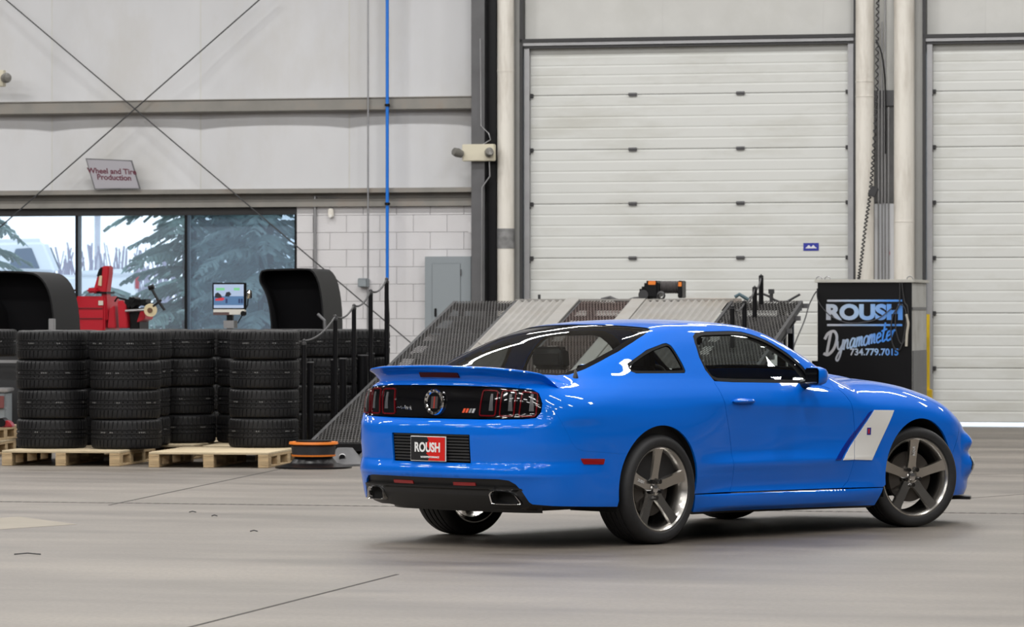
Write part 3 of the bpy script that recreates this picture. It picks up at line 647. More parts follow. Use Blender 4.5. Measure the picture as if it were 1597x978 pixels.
# sides
HS=3.66
for sg in (1,-1):
    f=lambda d=0.:sfn(d,sg);fl=sg<0
    ra=arch(**RA,a0=math.pi*.807,a1=-math.pi*.05)
    sill_t=[(X(.375),.302),(2.545,.303)]
    dl=DLO
    poly=gap([(SEAM,.0003),(ra,0.),(sill_t,.002),(DR,g_),([DR[-1],DLO[0]],.001),(DLO[:16],.001),([DLO[15],(3.52,.975),(3.60,.955),(HS,.94)],.001),([(HS,.94),railpts(HS,HS+.01,.01)[0]],.001),(railpts(HS,QS),0.),([railpts(QS,QS+.01,.01)[0],(QS,.989)],.002),([(QS,.989)]+LAMP[3:6],.003)])
    skin('quarter_panel',[patch(f(),poly,[resample(QW,.02)],flip=fl,du=.026,dv=.014)],BLUE)
    belt=[DLO[0]]+DLO[:15:-1]+[DLO[15]]
    poly=gap([(DR[::-1],g_),([DR[0],DF[0]],.0015),(DF,g_),([DF[-1],(3.60,.955),(3.52,.975),DLO[15]],g_),(belt[::-1],.001)])
    door=skin('door',[patch(f(),poly,flip=fl)],BLUE)
    fa=arch(**FA,a0=math.pi*1.05,a1=-math.pi*.02)
    fs=X(3.075)
    poly=gap([(DF[::-1],g_),([DF[0],(X(2.30),.285)],.002),(fa,0.),([fa[-1],(fs+.02,.50),(fs+.10,.60),(fs+.16,.70)],g_),([(fs+.16,.70),railpts(fs+.20,fs+.21,.01)[0]],g_),(railpts(fs+.20,HS),0.),([railpts(HS,HS+.01,.01)[0],(HS,.94),DF[-1]],.001)])
    skin('front_wing',[patch(f(),poly,flip=fl)],BLUE)
    sk=[(X(.372),.298),(X(2.295),.281),(X(2.25),.165),(X(.39),.186)]
    skin('side_skirt',[patch(f(.004),resample(sk,.03),flip=fl,dv=.012,flange=.03)],BLUE)
    dk=[(X(.36),.192),(X(2.27),.172),(X(2.22),.150),(X(.40),.170)]
    skin('skirt_lip',[patch(f(-.01),resample(dk,.04),flip=fl,flange=.05)],MBK)
    # dark backing behind the shut lines
    bands=[]
    for ln in (DR,DF,SEAM[1:],[(2.56,.302),(3.70,.290)],[(QS,.993),railpts(QS,QS+.01,.01)[0]]):
        ln=np.array(resample(ln,.03,False));t=np.gradient(ln,axis=0);n=np.stack([-t[:,1],t[:,0]],1);n/=np.hypot(*n.T)[:,None]
        bp=np.concatenate([ln+n*.012,(ln-n*.012)[::-1]]);skin('seam_backing',[patch(f(-.010),bp,flip=fl,flange=0)],MBK)
    # glazing
    DL=resample(smooth_loop(DLO,1),.02)
    inner=inset(DL,.022);inner2=inset(DL,.016)
    skin('window_seal',[patch(f(-.004),inset(DL,.001),[inner],flip=fl)],SLB)
    skin('door_glass',[patch(f(-.012),inner2,flip=fl,flange=0)],GLS)
    up=DLO[6:16];n_=len(up);cen=np.array([3.0,1.05])
    lo_=[]
    for i,p in enumerate(up):
        w_=.03+.045*min(1,max(0,(i-2)/5));d_=cen-np.array(p);lo_.append(tuple(np.array(p)+d_/np.hypot(*d_)*w_))
    skin('pillar_trim',[patch(f(-.03),resample([tuple(p) for p in up]+lo_[::-1],.03),flip=fl,flange=0)],MBK)
    QL=resample(smooth_loop(QW,1),.02)
    skin('quarter_window_seal',[patch(f(-.004),inset(QL,.001),[inset(QL,.016)],flip=fl)],SLB)
    skin('quarter_glass',[patch(f(-.010),inset(QL,.012),flip=fl,flange=0)],GLQ)
    # door handle: cup and grip
    hp=[(2.50+.02,.885),(2.75,.868)]
    hc=smooth_loop([(2.535,.898),(2.60,.903),(2.74,.897),(2.762,.88),(2.74,.862),(2.60,.862),(2.54,.872)],1)
    hnd=skin('door_handle',[patch(f(lambda s,z:.030*np.clip(1-((s-2.65)/.13)**2,0,1)**.5*np.clip(1-((z-.886)/.020)**2,0,1)),resample(smooth_loop([(2.525,.888),(2.56,.903),(2.74,.900),(2.77,.884),(2.74,.870),(2.56,.872)],2),.008),flip=fl,du=.012,dv=.005)],BLUE,door)
    # side marker, stripe
    mk=[(1.085,.558),(1.285,.551),(1.275,.517),(1.108,.522)]
    skin('side_marker',[patch(f(.004),resample(rnd_poly(mk,.008),.015),flip=fl)],REDL)['label']='red side marker lamp'
    st=[(4.012,.805),(4.222,.800),(3.990,.470),(3.682,.478)]
    # split along the shut line between door and wing
    cut=[(a,b) for a,b in DF if .45<b<.86]
    xs_=lambda z:float(np.interp(z,[b for a,b in DF],[a for a,b in DF]))
    e=lambda z:np.interp(z,[.478,.805],[3.682,4.012])
    zc_=next(z for z in np.linspace(.478,.805,200) if e(z)>xs_(z))
    A=[(3.682,.478)]+[(float(e(z))+0,z) for z in np.linspace(.49,zc_,6)]+[(xs_(z)-.003,z) for z in np.linspace(zc_,.478,8)]
    B=[(xs_(z)+.003,z) for z in np.linspace(.478,zc_,8)]+[(float(e(z)),z) for z in np.linspace(zc_,.805,8)]+[(4.222,.800),(3.990,.470)]
    skin('side_stripe',[patch(f(.005),resample(q,.02),flip=fl,flange=.004,du=.02,dv=.012) for q in (A,B)],WHT)['label']='white slanted side stripe'
    K1=[(3.612,.480),(3.664,.479)]+[(float(e(z))-.016,z) for z in np.linspace(.49,zc_,5)]+[(xs_(zc_)-.003,zc_),(xs_(.60)-.003,.60)]
    K=[(3.605,.480),(3.660,.479),(3.995,.805),(3.955,.790)]
    ka=lambda z:3.605+(z-.48)/.31*.35;kb=lambda z:3.660+(z-.479)/.326*.335
    zk=next(z for z in np.linspace(.478,.80,200) if kb(z)>xs_(z));zk2=next(z for z in np.linspace(.478,.80,200) if ka(z)>xs_(z))
    K1=[(3.605,.480),(3.660,.479)]+[(kb(z),z) for z in np.linspace(.5,zk,5)]+[(xs_(z)-.004,z) for z in np.linspace(zk,zk2,4)]
    K2=[(xs_(z)+.004,z) for z in np.linspace(zk2,zk,4)]+[(kb(z),z) for z in np.linspace(zk,.80,6)]+[(3.955,.79)]
    skin('stripe_shadow_band',[patch(f(.0045),resample(q,.02),flip=fl,flange=.004,du=.02,dv=.012) for q in (K1,K2)],NVY)['label']='navy slanted band behind the white stripe'
    bd=[(3.935,.688),(3.975,.688),(3.975,.640),(3.935,.640)]
    skin('stripe_badge',[patch(f(.0065),resample(bd,.01),flip=fl)],NVY);
    skin('stripe_badge_red',[patch(f(.0075),resample([(3.944,.680),(3.961,.680),(3.961,.648),(3.944,.648)],.01),flip=fl,flange=.003)],mat('badge_red',(.5,.02,.03),rough=.3))
# bonnet, roof
XH=2.03
r_=np.linspace(3.0,4.2,400);sH=float(np.interp(XH,rail(r_)[0],r_))
hoodp=railxy(sH,SMAX-.0)+[(a,-b) for a,b in railxy(sH,SMAX)][::-1][1:]
skin('bonnet',[patch(tfn(),hoodp,flange=0,du=.035,dv=.035)],BLUE)
# hood scoop bulge
sb=[];
mb=MB();n=12;rows=[]
for i in range(n+1):
    x=2.25+.75*i/n
    for j in range(9):
        y=-.33+.66*j/8;b=max(0,1-((x-2.55)/.36)**2)*max(0,1-(y/.33)**2)**.6;rows.append((x,y,float(T(np.array(x),np.array(y))[2])-.004+.03*b))
mb.add(rows,[(i*9+j,(i+1)*9+j,(i+1)*9+j+1,i*9+j+1) for i in range(n) for j in range(8)]);mb.build('bonnet_scoop',BLUE,car,smooth=60)
BL=[(-.605,0),(-.60,.35),(-.575,.56),(-.53,.615),(-.40,.632),(-.25,.640),(-.08,.638),(.08,.618),(.22,.588),(.325,.553),(.345,.52),(.33,.42),(.30,.2),(.29,0)]
BLp=BL+[(a,-b) for a,b in BL[::-1][1:-1]]
WS=[(1.285,0),(1.30,.3),(1.345,.50),(1.40,.545),(1.60,.615),(1.80,.665),(1.93,.69),(1.97,.65),(1.99,.3),(2.0,0)]
WSp=WS+[(a,-b) for a,b in WS[::-1][1:-1]]
roofp=railxy(sB,sH)+[(a,-b) for a,b in railxy(sB,sH)][::-1]
BLr=resample(BLp,.025);WSr=resample(WSp,.025)
skin('roof',[patch(tfn(),roofp,[BLr,WSr],flange=0,du=.022,dv=.018)],BLUE)
for nm,lp,dd in(('rear_window',BLr,.045),('windscreen',WSr,.04)):
    lp=np.asarray(lp);inn=inset(lp,dd)
    skin(nm+'_border',[patch(tfn(-.004),inset(lp,.001),[inn],flange=.006)],GLB)
    skin(nm,[patch(tfn(-.0055),inset(lp,.01),flange=0,du=.03,dv=.03)],GLR if nm[0]=='r' else GLS)
# front bumper
sf=X(3.075)
fpoly=[(SMAX,.60),(SMAX,.20)]+[(X(3.06),.20)]+[(X(3.075),.40),(sf+.02,.50),(sf+.10,.60),(sf+.16,.70)]+railpts(sf+.20,SMAX)
bump=lambda t:np.clip(1-t*t,0,1)**2
def fb(s,z): w=np.clip((np.abs(s)-(SMAX-1.08))/.12,0,1);return w*(.042*bump((np.asarray(z)-.565)/.085)+.040*bump((np.asarray(z)-.40)/.11))
for sg in(1,-1):
    skin('front_bumper',[patch(sfn(fb,sg),gap([(fpoly,.001)]),flange=0,flip=sg<0,dv=.014)],BLUE)
    skin('bumper_intake',[patch(sfn(.006,sg),resample([(SMAX-.02,.30),(SMAX-.55,.30),(SMAX-.50,.52),(SMAX-.02,.56)],.03),flip=sg<0)],GLB)
    skin('headlight',[patch(sfn(.006,sg),resample(smooth_loop([(SMAX-.72,.62),(SMAX-.50,.60),(SMAX-.46,.70),(SMAX-.68,.73)],1),.02),flip=sg<0)],GLB)
    skin('corner_vent',[patch(sfn(lambda s,z:fb(s,z)+.004,sg),resample(rnd_poly([(SMAX-.98,.37),(SMAX-.62,.37),(SMAX-.62,.46),(SMAX-.95,.465)],.02),.02),flip=sg<0,dv=.012)],GLB)
mb=MB();s0=np.linspace(-(SMAX-.02),SMAX-.02,3);q=np.r_[np.linspace(SMAX-.98,SMAX,24)]
a=S(q,np.full(24,.20),.05);b=S(q,np.full(24,.20),-.15);vs=[];
for P_,z in((a,.165),(b,.165),(a,.185),(b,.185)): vs+=[(p[0],p[1],z) for p in P_]+[(p[0],-p[1],z) for p in P_[::-1]]
n=48;mb.add(vs,[f for i in range(n-1) for f in((i,i+1,n+i+1,n+i),(2*n+i,2*n+i+1,3*n+i+1,3*n+i),(i,i+1,2*n+i+1,2*n+i),(n+i,n+i+1,3*n+i+1,3*n+i))]+[(0,n,3*n,2*n),(n-1,2*n-1,4*n-1,3*n-1)]);mb.build('front_splitter',MBK,car,smooth=20)
# lamps panel
lampfull=LAMP+mir(LAMP)[::-1][1:-1]
skin('tail_panel',[patch(sfn(.006),resample(smooth_loop(inset(lampfull,.004).tolist(),1),.02),flange=.03)],GLB)
GRY=mat('lamp_grey',(.085,.085,.09),rough=.25,coat=.5);DRED=mat('lamp_red_rim',(.11,.003,.006),rough=.12,coat=.8)
for sg in(1,-1):
    tl=None
    for (a0,a1,b0,b1) in((.385,.515,.365,.500),(.54,.655,.525,.640),(.69,.805,.668,.79)):
        q=[(b0,.815),(b1,.815),(a1,.978 if a1<.7 else .965),(a0,.982 if a0<.6 else .975)]
        q=[(min(x_,.808),y_) for x_,y_ in q]
        out=resample(rnd_poly(q,.022),.012);inn=inset(out,.009)
        tl=skin('tail_lamp',[patch(sfn(.014,sg),out,[inn],flip=sg<0,flange=.012,du=.012,dv=.012)],DRED)
        skin('lamp_lens',[patch(sfn(.009,sg),inn,flip=sg<0,flange=0)],GLB,tl)
        m_=(q[0][0]+q[1][0])/2;t_=(q[2][0]+q[3][0])/2
        bar=[(m_+.012,.85),(m_+.045,.85),(t_+.022,.955),(t_+.004,.955)]
        skin('lamp_reflector',[patch(sfn(.0125,sg),resample(bar,.02),flip=sg<0,flange=.003)],GRY,tl)
# badge
P0=S(np.array(0.),np.array(.898),.012);tilt=math.atan2(.02,.09)
bg=MB();bg.lathe([(.079,-.004),(.083,.008),(.078,.016),(.066,.014),(.060,.006),(.060,-.004)],40,'x',close_prof=True)
bd=bg.build('tail_badge',CHR,car);bd.location=P0;bd.rotation_euler=(0,0,math.pi);bd['label']='round chrome badge with dark centre'
mb=MB()
for i in range(14):
    t=2*math.pi*i/14;mb.box((.015,.071*math.cos(t),.071*math.sin(t)),(.008,.012,.012),Matrix.Rotation(t,3,'X'))
mb.build('badge_facet',CHR,bd)
MB().cyl((.0,0,0),(.006,0,0),.06,32).build('badge_disc',GLB,bd)
mb=MB();mb.m=0
mb.prism([(-.030,-.04),(.026,-.04),(.034,.035),(-.022,.035)],.004,'x',.008);mb.build('badge_emblem',mat('badge_dark',(.06,.05,.05),rough=.3),bd)
mb=MB().prism([(-.006,-.04),(.004,-.04),(.012,.035),(.002,.035)],.004,'x',.010);mb.build('badge_bar',mat('badge_slash',(.35,.04,.03),rough=.25),bd)
# small slanted colour bars and script at either side of the badge
def rear_xy(s,z,d): return S(np.array(s),np.array(z),d)
cols=[(.75,.10,.04),(.75,.10,.04),(.25,.25,.25),(.45,.45,.45)]
for i,cc in enumerate(cols):
    s0=.225+i*.026;q=[(s0,.835),(s0+.018,.835),(s0+.032,.862),(s0+.014,.862)]
    skin('emblem_bar',[patch(sfn(.009),resample(q,.01),flange=.003)],mat('bar%d'%i,cc,rough=.3))
sig=[(-.30,.845),(-.292,.87),(-.285,.845),(-.278,.862),(-.268,.848),(-.258,.866),(-.25,.85),(-.242,.872),(-.232,.852),(-.222,.86),(-.21,.85),(-.20,.866),(-.19,.856),(-.175,.862),(-.16,.856)]
MB().tube([rear_xy(-a-.52,b,.009) for a,b in sig],.0022,5).build('tail_script',mat('script_silver',(.55,.55,.55),rough=.3,metal=1),car)
# number plate in its louvred recess
mb=MB()
rec=[];pl=plate_hole
PB=resample(plate_hole,.03);a=S(np.array([p[0] for p in PB]),np.array([p[1] for p in PB]),0);n=len(a);mb.add([tuple(p) for p in a]+[(p[0]+.045,p[1],p[2]) for p in a],[(i,(i+1)%n,n+(i+1)%n,n+i) for i in range(n)]+[tuple(range(n,2*n))])
mb.build('plate_recess',TRM,car,smooth=20)
for i in range(9):
    z=.536+i*.0192;mb=MB()
    q=np.linspace(-.322,.322,15);A=S(q,np.full(15,z),-.006);vs=[]
    for dx,dz in((0,0),(.022,.008),(.022,.014),(0,.011)): vs+=[(p[0]+dx,p[1],p[2]+dz) for p in A]
    mb.add(vs,[(r*15+i_,r*15+i_+1,((r+1)%4)*15+i_+1,((r+1)%4)*15+i_) for r in range(4) for i_ in range(14)]);mb.build('louver_slat',TRM,car,smooth=20)
px_=float(S(np.array(0.),np.array(.61))[0])-.004
PLT=mat('plate_black',(.02,.02,.022),rough=.2);PLR=mat('plate_red',(.62,.015,.012),rough=.25);PLW=mat('plate_white',(.8,.8,.8),rough=.3)
pm=MB().b2((-.004,-.152,-.078),(.004,.152,.078));plate=pm.build('number_plate',PLW,car,bevel=.002);plate.location=(px_,.005,.608);plate['label']='black and red plate with white lettering'
MB().b2((-.006,-.147,-.073),(-.003,.147,.073)).build('plate_face',PLT,plate)
MB().prism([(-.147,-.073),(-.147,.073),(.005,.073),(-.01,.05),(.02,.03),(-.012,.0),(.012,-.03),(-.02,-.05),(-.002,-.073)],.002,'x',-.007).build('plate_red_half',PLR,plate)
text_mesh('plate_lettering','ROUSH',.080,PLW,plate,(-.0085,.002,.006),(R(90),0,R(-90)),bold=.0026,sx=.84)
text_mesh('plate_small_lettering','ROUSHPERFORMANCE',.0155,PLW,plate,(-.0085,-.02,-.052),(R(90),0,R(-90)),bold=.0004)
TIP=[tuple(p) for p in smooth_loop([(.46,.360),(.60,.357),(.640,.349),(.695,.284),(.683,.273),(.48,.273),(.468,.286)],2)]
# lower black fascia
def dd(s,z): z=np.asarray(z);return np.where(z>.376,-.012-(.43-z)*.2,np.where(z>.364,.004,-.002-np.clip((.33-z),0,1)**1.3*1.2))
dh=[(0,.436),(.54,.438),(.62,.43),(.668,.405),(.71,.355),(.75,.288),(.745,.262),(.62,.245),(.50,.245),(.40,.235),(.22,.228),(0,.228)]
TH_=[(.575+(a-.575)*1.03,.316+(b-.316)*1.03) for a,b in TIP]
skin('rear_diffuser',[patch(sfn(dd),resample(dh+mir(dh)[::-1][1:-1],.02),[resample(TH_,.01),resample(mir(TH_),.01)],dv=.01,flange=.06)],MBK)
skin('diffuser_backing',[patch(sfn(-.17),resample([(-.86,.215),(.86,.215),(.80,.40),(.60,.47),(-.60,.47),(-.80,.40)],.05),flange=0,du=.06,dv=.05)],MBK)
for sg in(1,-1):
    rf=skin('rear_reflector',[patch(sfn(-.012,sg),resample([(.175,.384),(.355,.385),(.355,.405),(.175,.404)],.02),flip=sg<0,flange=.01)],REDL)
    rf['label']='red reflector in black lower bumper'
    # exhaust finisher: rounded trapezoid rim following the bumper, dark bore behind
    n=len(TIP);cs=.575;cz_=.316
    def ring(k,d): return [tuple(p) for p in S(np.array([sg*(cs+(a_-cs)*k) for a_,b_ in TIP]),np.array([cz_+(b_-cz_)*k for a_,b_ in TIP]),d)]
    def tube_(rs,nm,m,par,cap=False):
        vs=[p for r in rs for p in r];mb=MB();mb.add(vs,[(r*n+i,r*n+(i+1)%n,(r+1)*n+(i+1)%n,(r+1)*n+i) for r in range(len(rs)-1) for i in range(n)]+([tuple(range((len(rs)-1)*n,len(rs)*n))] if cap else []));return mb.build(nm,m,par,smooth=40)
    ex=tube_([ring(.97,-.12),ring(1.0,.004),ring(.985,.012),ring(.91,.008),ring(.88,-.02)],'exhaust_tip',CHR,car)
    tube_([ring(.89,-.012),ring(.84,-.16)],'exhaust_bore',mat('soot',(.006,.006,.006),rough=.8),ex,True)
    MB().lathe([(.02,-.20),(.06,-.18),(.075,-.1),(.075,.25),(.05,.3)],20,'x',(-.72,-sg*.58,.30)).build('muffler',BRK,car)
# spoiler following the rear edge
ks=pchip([(0,1),(.40,1.0),(.60,.93),(.74,.80),(.86,.60),(1.0,.32),(1.12,.10),(1.20,.0)])
kw=pchip([(0,1),(.5,1.0),(.75,.85),(1.0,.5),(1.2,.1)])
prof=[(-.34,.028),(-.24,.052),(-.12,.078),(-.02,.095),(.045,.102),(.066,.098),(.068,.090),(.046,.076),(.008,.050),(-.008,.024),(-.010,-.012)]
ss=np.linspace(-1.2,1.2,97);vs=[];x0,y0,nx,ny=plan(np.abs(ss));rr=rail(np.abs(ss))
for i,s in enumerate(ss):
    k=float(ks(abs(s)));w=float(kw(abs(s)));sgn=1 if s>=0 else -1
    drop=.10*max(0,abs(s)-.84)/.36
    for o,h in prof:
        X_=rr[0][i]+nx[i]*o*(w if o<0 else max(k,.15));Y_=(rr[1][i]+ny[i]*o*(w if o<0 else max(k,.15)))
        zb=rr[2][i]-drop
        if o<0:
            zt=float(T(np.array(X_),np.array(Y_))[2]);zz=max(zt-.004,zb+h*k) if k>.05 else zt-.01
            if o<=-.33: zz=zt-.012
        else: zz=zb+h*k-(.0 if k>.1 else .02)
        vs.append((X_,sgn*Y_,zz))
n=len(prof);mb=MB();mb.add(vs,[(i*n+j,(i+1)*n+j,(i+1)*n+j+1,i*n+j+1) for i in range(len(ss)-1) for j in range(n-1)])
spo=mb.build('rear_spoiler',BLUE,car,smooth=38)
q=np.linspace(-.165,.165,9);mb=MB();A=rail(np.abs(q));vs=[]
for dx,dz in((-.022,.056),(-.006,.026),(.03,.026),(.03,.06)): vs+=[(A[0][i]+dx,-q[i],A[2][i]+dz) for i in range(9)]
mb.add(vs,[(r*9+i,r*9+i+1,((r+1)%4)*9+i+1,((r+1)%4)*9+i) for r in range(4) for i in range(8)]+[(0,9,18,27),(8,17,26,35)]);mb.build('high_brake_light',mat('brake_strip',(.05,.003,.008),rough=.3,spec=.15),car)
# door mirrors
for sg in(1,-1):
    mb=MB();N=14;sec=[]
    for (x,sc_) in((1.43,.94),(1.437,1.0),(1.48,1.0),(1.52,.86),(1.55,.6),(1.565,.25)):
        for k in range(N):
            t=2*math.pi*k/N;cy=math.copysign(abs(math.cos(t))**.6,math.cos(t));cz=math.copysign(abs(math.sin(t))**.6,math.sin(t))
            sec.append((x,-sg*(1.0+.062*cy*sc_),1.040+.062*cz*sc_))
    mb.add(sec,[(i*N+k,i*N+(k+1)%N,(i+1)*N+(k+1)%N,(i+1)*N+k) for i in range(5) for k in range(N)]+[tuple(range(N-1,-1,-1)),tuple(range(5*N,6*N))])
    mi_=mb.build('door_mirror',BLUE,car,smooth=50)
    mb=MB();mb.box((1.424,-sg*1.0,1.04),(.016,.112,.108));mb.build('mirror_glass',GLB,mi_,bevel=.012)
    mb=MB().tube([(1.49,-sg*.93,1.0),(1.52,-sg*.86,.985),(1.56,-sg*.80,.975)],[.028,.032,.045],10);mb.build('mirror_stalk',MBK,mi_)
# wheels
def wheel(loc,steer,sg,wd,rad,lbl):
    w=None;hw=wd/2
    # rim barrel (y outwards = -1 local for right side)
    prof=[(.268,-hw+.004),(.272,-hw+.012),(.262,-hw+.022),(.250,-hw+.03),(.243,-hw+.09),(.238,0),(.240,hw-.03),(.268,hw-.01),(.260,hw-.01),(.228,hw-.04),(.226,0),(.234,-hw+.09),(.246,-hw+.022),(.257,-hw+.010),(.262,-hw+.003)]
    w=MB().lathe(prof,56,'y',close_prof=True).build('wheel',RIM,car,smooth=40)
    w.location=loc;w.rotation_euler=(0,0,steer);w['label']=lbl
    if sg<0: w.rotation_euler=(0,0,math.pi+steer)
    s_=hw
    tp=[(.266,-hw+.012),(.275,-hw-.004),(.300,-hw-.012),(.322,-hw-.006),(.336,-hw+.010),(rad-.004,-hw+.026),(rad,-hw+.045)]
    for gy in(-.062,-.02,.02,.062): tp+=[(rad,gy-.006),(rad-.008,gy-.004),(rad-.008,gy+.004),(rad,gy+.006)]
    tp+=[(rad,hw-.045),(rad-.004,hw-.026),(.336,hw-.010),(.322,hw+.006),(.300,hw+.012),(.275,hw+.004),(.266,hw-.012)]
    MB().lathe(tp,72,'y').build('tyre',RUB,w,smooth=40)
    for k in range(5):
        a=math.pi/2+2*math.pi*k/5;d=Vector((math.cos(a),0,math.sin(a)));t=Vector((-math.sin(a),0,math.cos(a)));mb=MB();rows=[]
        for r,wh,yo,th in((.045,.042,-hw+.055,.05),(.085,.036,-hw+.050,.05),(.13,.034,-hw+.040,.045),(.18,.036,-hw+.030,.04),(.225,.039,-hw+.021,.035),(.258,.046,-hw+.012,.03)):
            for ww,yy in((-1,.016),(-.86,0),(.86,0),(1,.016),(.8,th),(-.8,th)): rows.append(d*r+t*(wh*ww)+Vector((0,yo+yy,0)))
        mb.add(rows,[(i*6+j,i*6+(j+1)%6,(i+1)*6+(j+1)%6,(i+1)*6+j) for i in range(5) for j in range(6)]+[(5,4,3,2,1,0),(30,31,32,33,34,35)])
        mb.build('spoke',RIM,w,smooth=25)
        b=a+math.pi/5;c=Vector((math.cos(b)*.056,-hw+.058,math.sin(b)*.056))
        mb=MB().cyl(c,c+Vector((0,-.026,0)),.0145,10);mb.build('lug_nut',GLB,w)
    mb=MB().lathe([(0.,-hw+.050),(.030,-hw+.050),(.036,-hw+.056),(.072,-hw+.060),(.080,-hw+.075),(.08,-hw+.11)],32,'y');mb.build('hub',RIM,w)
    mb=MB().lathe([(0,-hw+.044),(.024,-hw+.045),(.029,-hw+.052)],24,'y');mb.build('centre_cap',CHR,w)
    mb=MB().lathe([(.07,-.03),(.172,-.03),(.172,-.004),(.07,-.004)],40,'y',close_prof=True);mb.build('brake_disc',BRK,w)
    mb=MB().lathe([(.10,-.06),(.185,-.06),(.185,.02),(.10,.02)],8,'y',a0=math.pi*.80,a1=math.pi*1.15,close_prof=True);mb.build('brake_calliper',BRK,w)
    ang=R(90) if abs(steer)>.01 else R(162)
    if sg>0:
        d=Vector((math.cos(ang),0,math.sin(ang)));yy=-hw+.026
        tx=text_mesh('spoke_lettering','ROUSH',.026,mat('etch',(.55,.55,.55),rough=.4),w,tuple(d*.185+Vector((0,-hw+.026,0))),(R(90),0,0),bold=.0006)
        tx.rotation_euler=(R(90),-(ang if abs(steer)>.01 else ang-math.pi),0)
ST=-R(19)
wheel((0,-.795,.3465),0,1,.255,.3465,'right rear wheel with five-spoke dark silver rim')
wheel((2.72,-.795,.3425),ST,1,.235,.3425,'right front wheel turned outwards, five-spoke dark silver rim')
wheel((0,.795,.3465),0,-1,.255,.3465,'left rear wheel half hidden under the bumper')
wheel((2.72,.795,.3425),ST,-1,.235,.3425,'left front wheel seen under the sill')
# wheel wells, underbody
WELL=mat('well_liner',(.006,.006,.006),rough=.9)
for A in(RA,FA):
    for sg in(1,-1):
        mb=MB();n=22;r=A['r']+.008;vs=[]
        for yy in(.925,.50):
            for i in range(n+1):
                a=math.pi*1.12-(math.pi*1.24)*i/n;p=(A['cx']+r*math.cos(a),A['cz']+r*math.sin(a))
                yo=yy
                if yy>.9: yo=abs(float(S(np.array(X(min(3.1,p[0]))),np.array(max(.2,p[1])),-.012)[1]))
                vs.append((p[0],-sg*yo,p[1]))
        mb.add(vs,[(i,i+1,n+1+i+1,n+1+i) for i in range(n)]+[tuple(range(n+1,2*n+2))]);mb.build('wheel_well',WELL,car,smooth=60)
mb=MB();mb.b2((.42,-.80,.17),(2.24,.80,.24));mb.b2((-.95,-.5,.24),(.42,.5,.34));mb.b2((2.24,-.45,.19),(3.45,.45,.3));mb.b2((-1.0,-.62,.27),(-.42,.62,.36));mb.build('underbody',WELL,car)
# cabin
mb=MB();mb.b2((-.62,-.70,.93),(-.05,.70,.99));mb.b2((-.45,-.72,.26),(1.95,.72,.30));mb.b2((-.1,-.7,.3),(-.04,.7,.95));mb.b2((1.85,-.7,.3),(1.95,.7,.95));mb.build('cabin_floor',SEAT,car,bevel=.02)
for sg in(1,-1):
    skin('door_card',[patch(sfn(-.07,sg),resample([(X(-.3),.4),(X(1.9),.4),(X(1.85),.965),(X(.6),.985),(X(-.3),1.03)],.05),flip=sg>0,du=.08,dv=.06,flange=0)],SEAT)
hl=inset(np.array(roofp),.09)
skin('headlining',[patch(tfn(-.035),resample([(.36,-.50),(1.24,-.50),(1.24,.50),(.36,.50)],.05),flange=0,flip=True)],TAN)
for sg in(1,-1):
    yy=-sg*.37
    mb=MB();mb.prism([(.55,.42),(1.10,.46),(1.14,.52),(1.08,.57),(.62,.54),(.55,.5)],.50,'y',yy);st=mb.build('front_seat',SEAT,car,bevel=.03,bseg=3)
    mb=MB();mb.prism([(.60,.50),(.44,.80),(.36,1.02),(.40,1.05),(.50,1.03),(.58,.84),(.72,.56)],.48,'y',yy);mb.build('seat_backrest',SEAT,st,bevel=.035,bseg=3)
    mb=MB();mb.prism([(.35,1.09),(.34,1.21),(.38,1.24),(.44,1.22),(.46,1.10),(.42,1.08)],.27,'y',yy);mb.build('headrest',SEAT,st,bevel=.03,bseg=3)
mb=MB();mb.prism([(1.50,.78),(1.55,.95),(1.70,1.0),(1.98,1.0),(1.98,.6),(1.62,.6)],1.36,'y',0);mb.build('dashboard',SEAT,car,bevel=.03)
mb=MB();mb.prism([(-.05,.45),(.35,.50),(.36,.58),(.02,.60),(-.20,.92),(-.30,.90)],1.2,'y',0);mb.build('rear_bench',SEAT,car,bevel=.03)
sw=MB();n=24;M=Matrix.Rotation(R(-65),3,'Y')
sw.tube([Vector((1.36,.37,.93))+M@Vector((.18*math.cos(2*math.pi*i/n),.18*math.sin(2*math.pi*i/n),0)) for i in range(n)],.016,8,closed=True)
sw.tube([Vector((1.36,.37,.93))+M@Vector((.17,0,0)),(1.37,.37,.93),Vector((1.36,.37,.93))+M@Vector((-.17,0,0))],.02,6);sw.tube([Vector((1.36,.54,.93)),(1.36,.20,.93)],.02,6);sw.tube([(1.36,.37,.93),(1.60,.37,.85)],.04,8)
sw.build('steering_wheel',SEAT,car)
MB().box((1.36,0,1.27),(.03,.24,.06),Matrix.Rotation(R(10),3,'Y')).build('rear_view_mirror',GLB,car,bevel=.012)
p=T(np.array(-.52),np.array(-.665));MB().lathe([(.0,.05),(.006,.045),(.018,.0),(.02,-.01)],12,'z',tuple(p)).build('antenna_base',MBK,car)
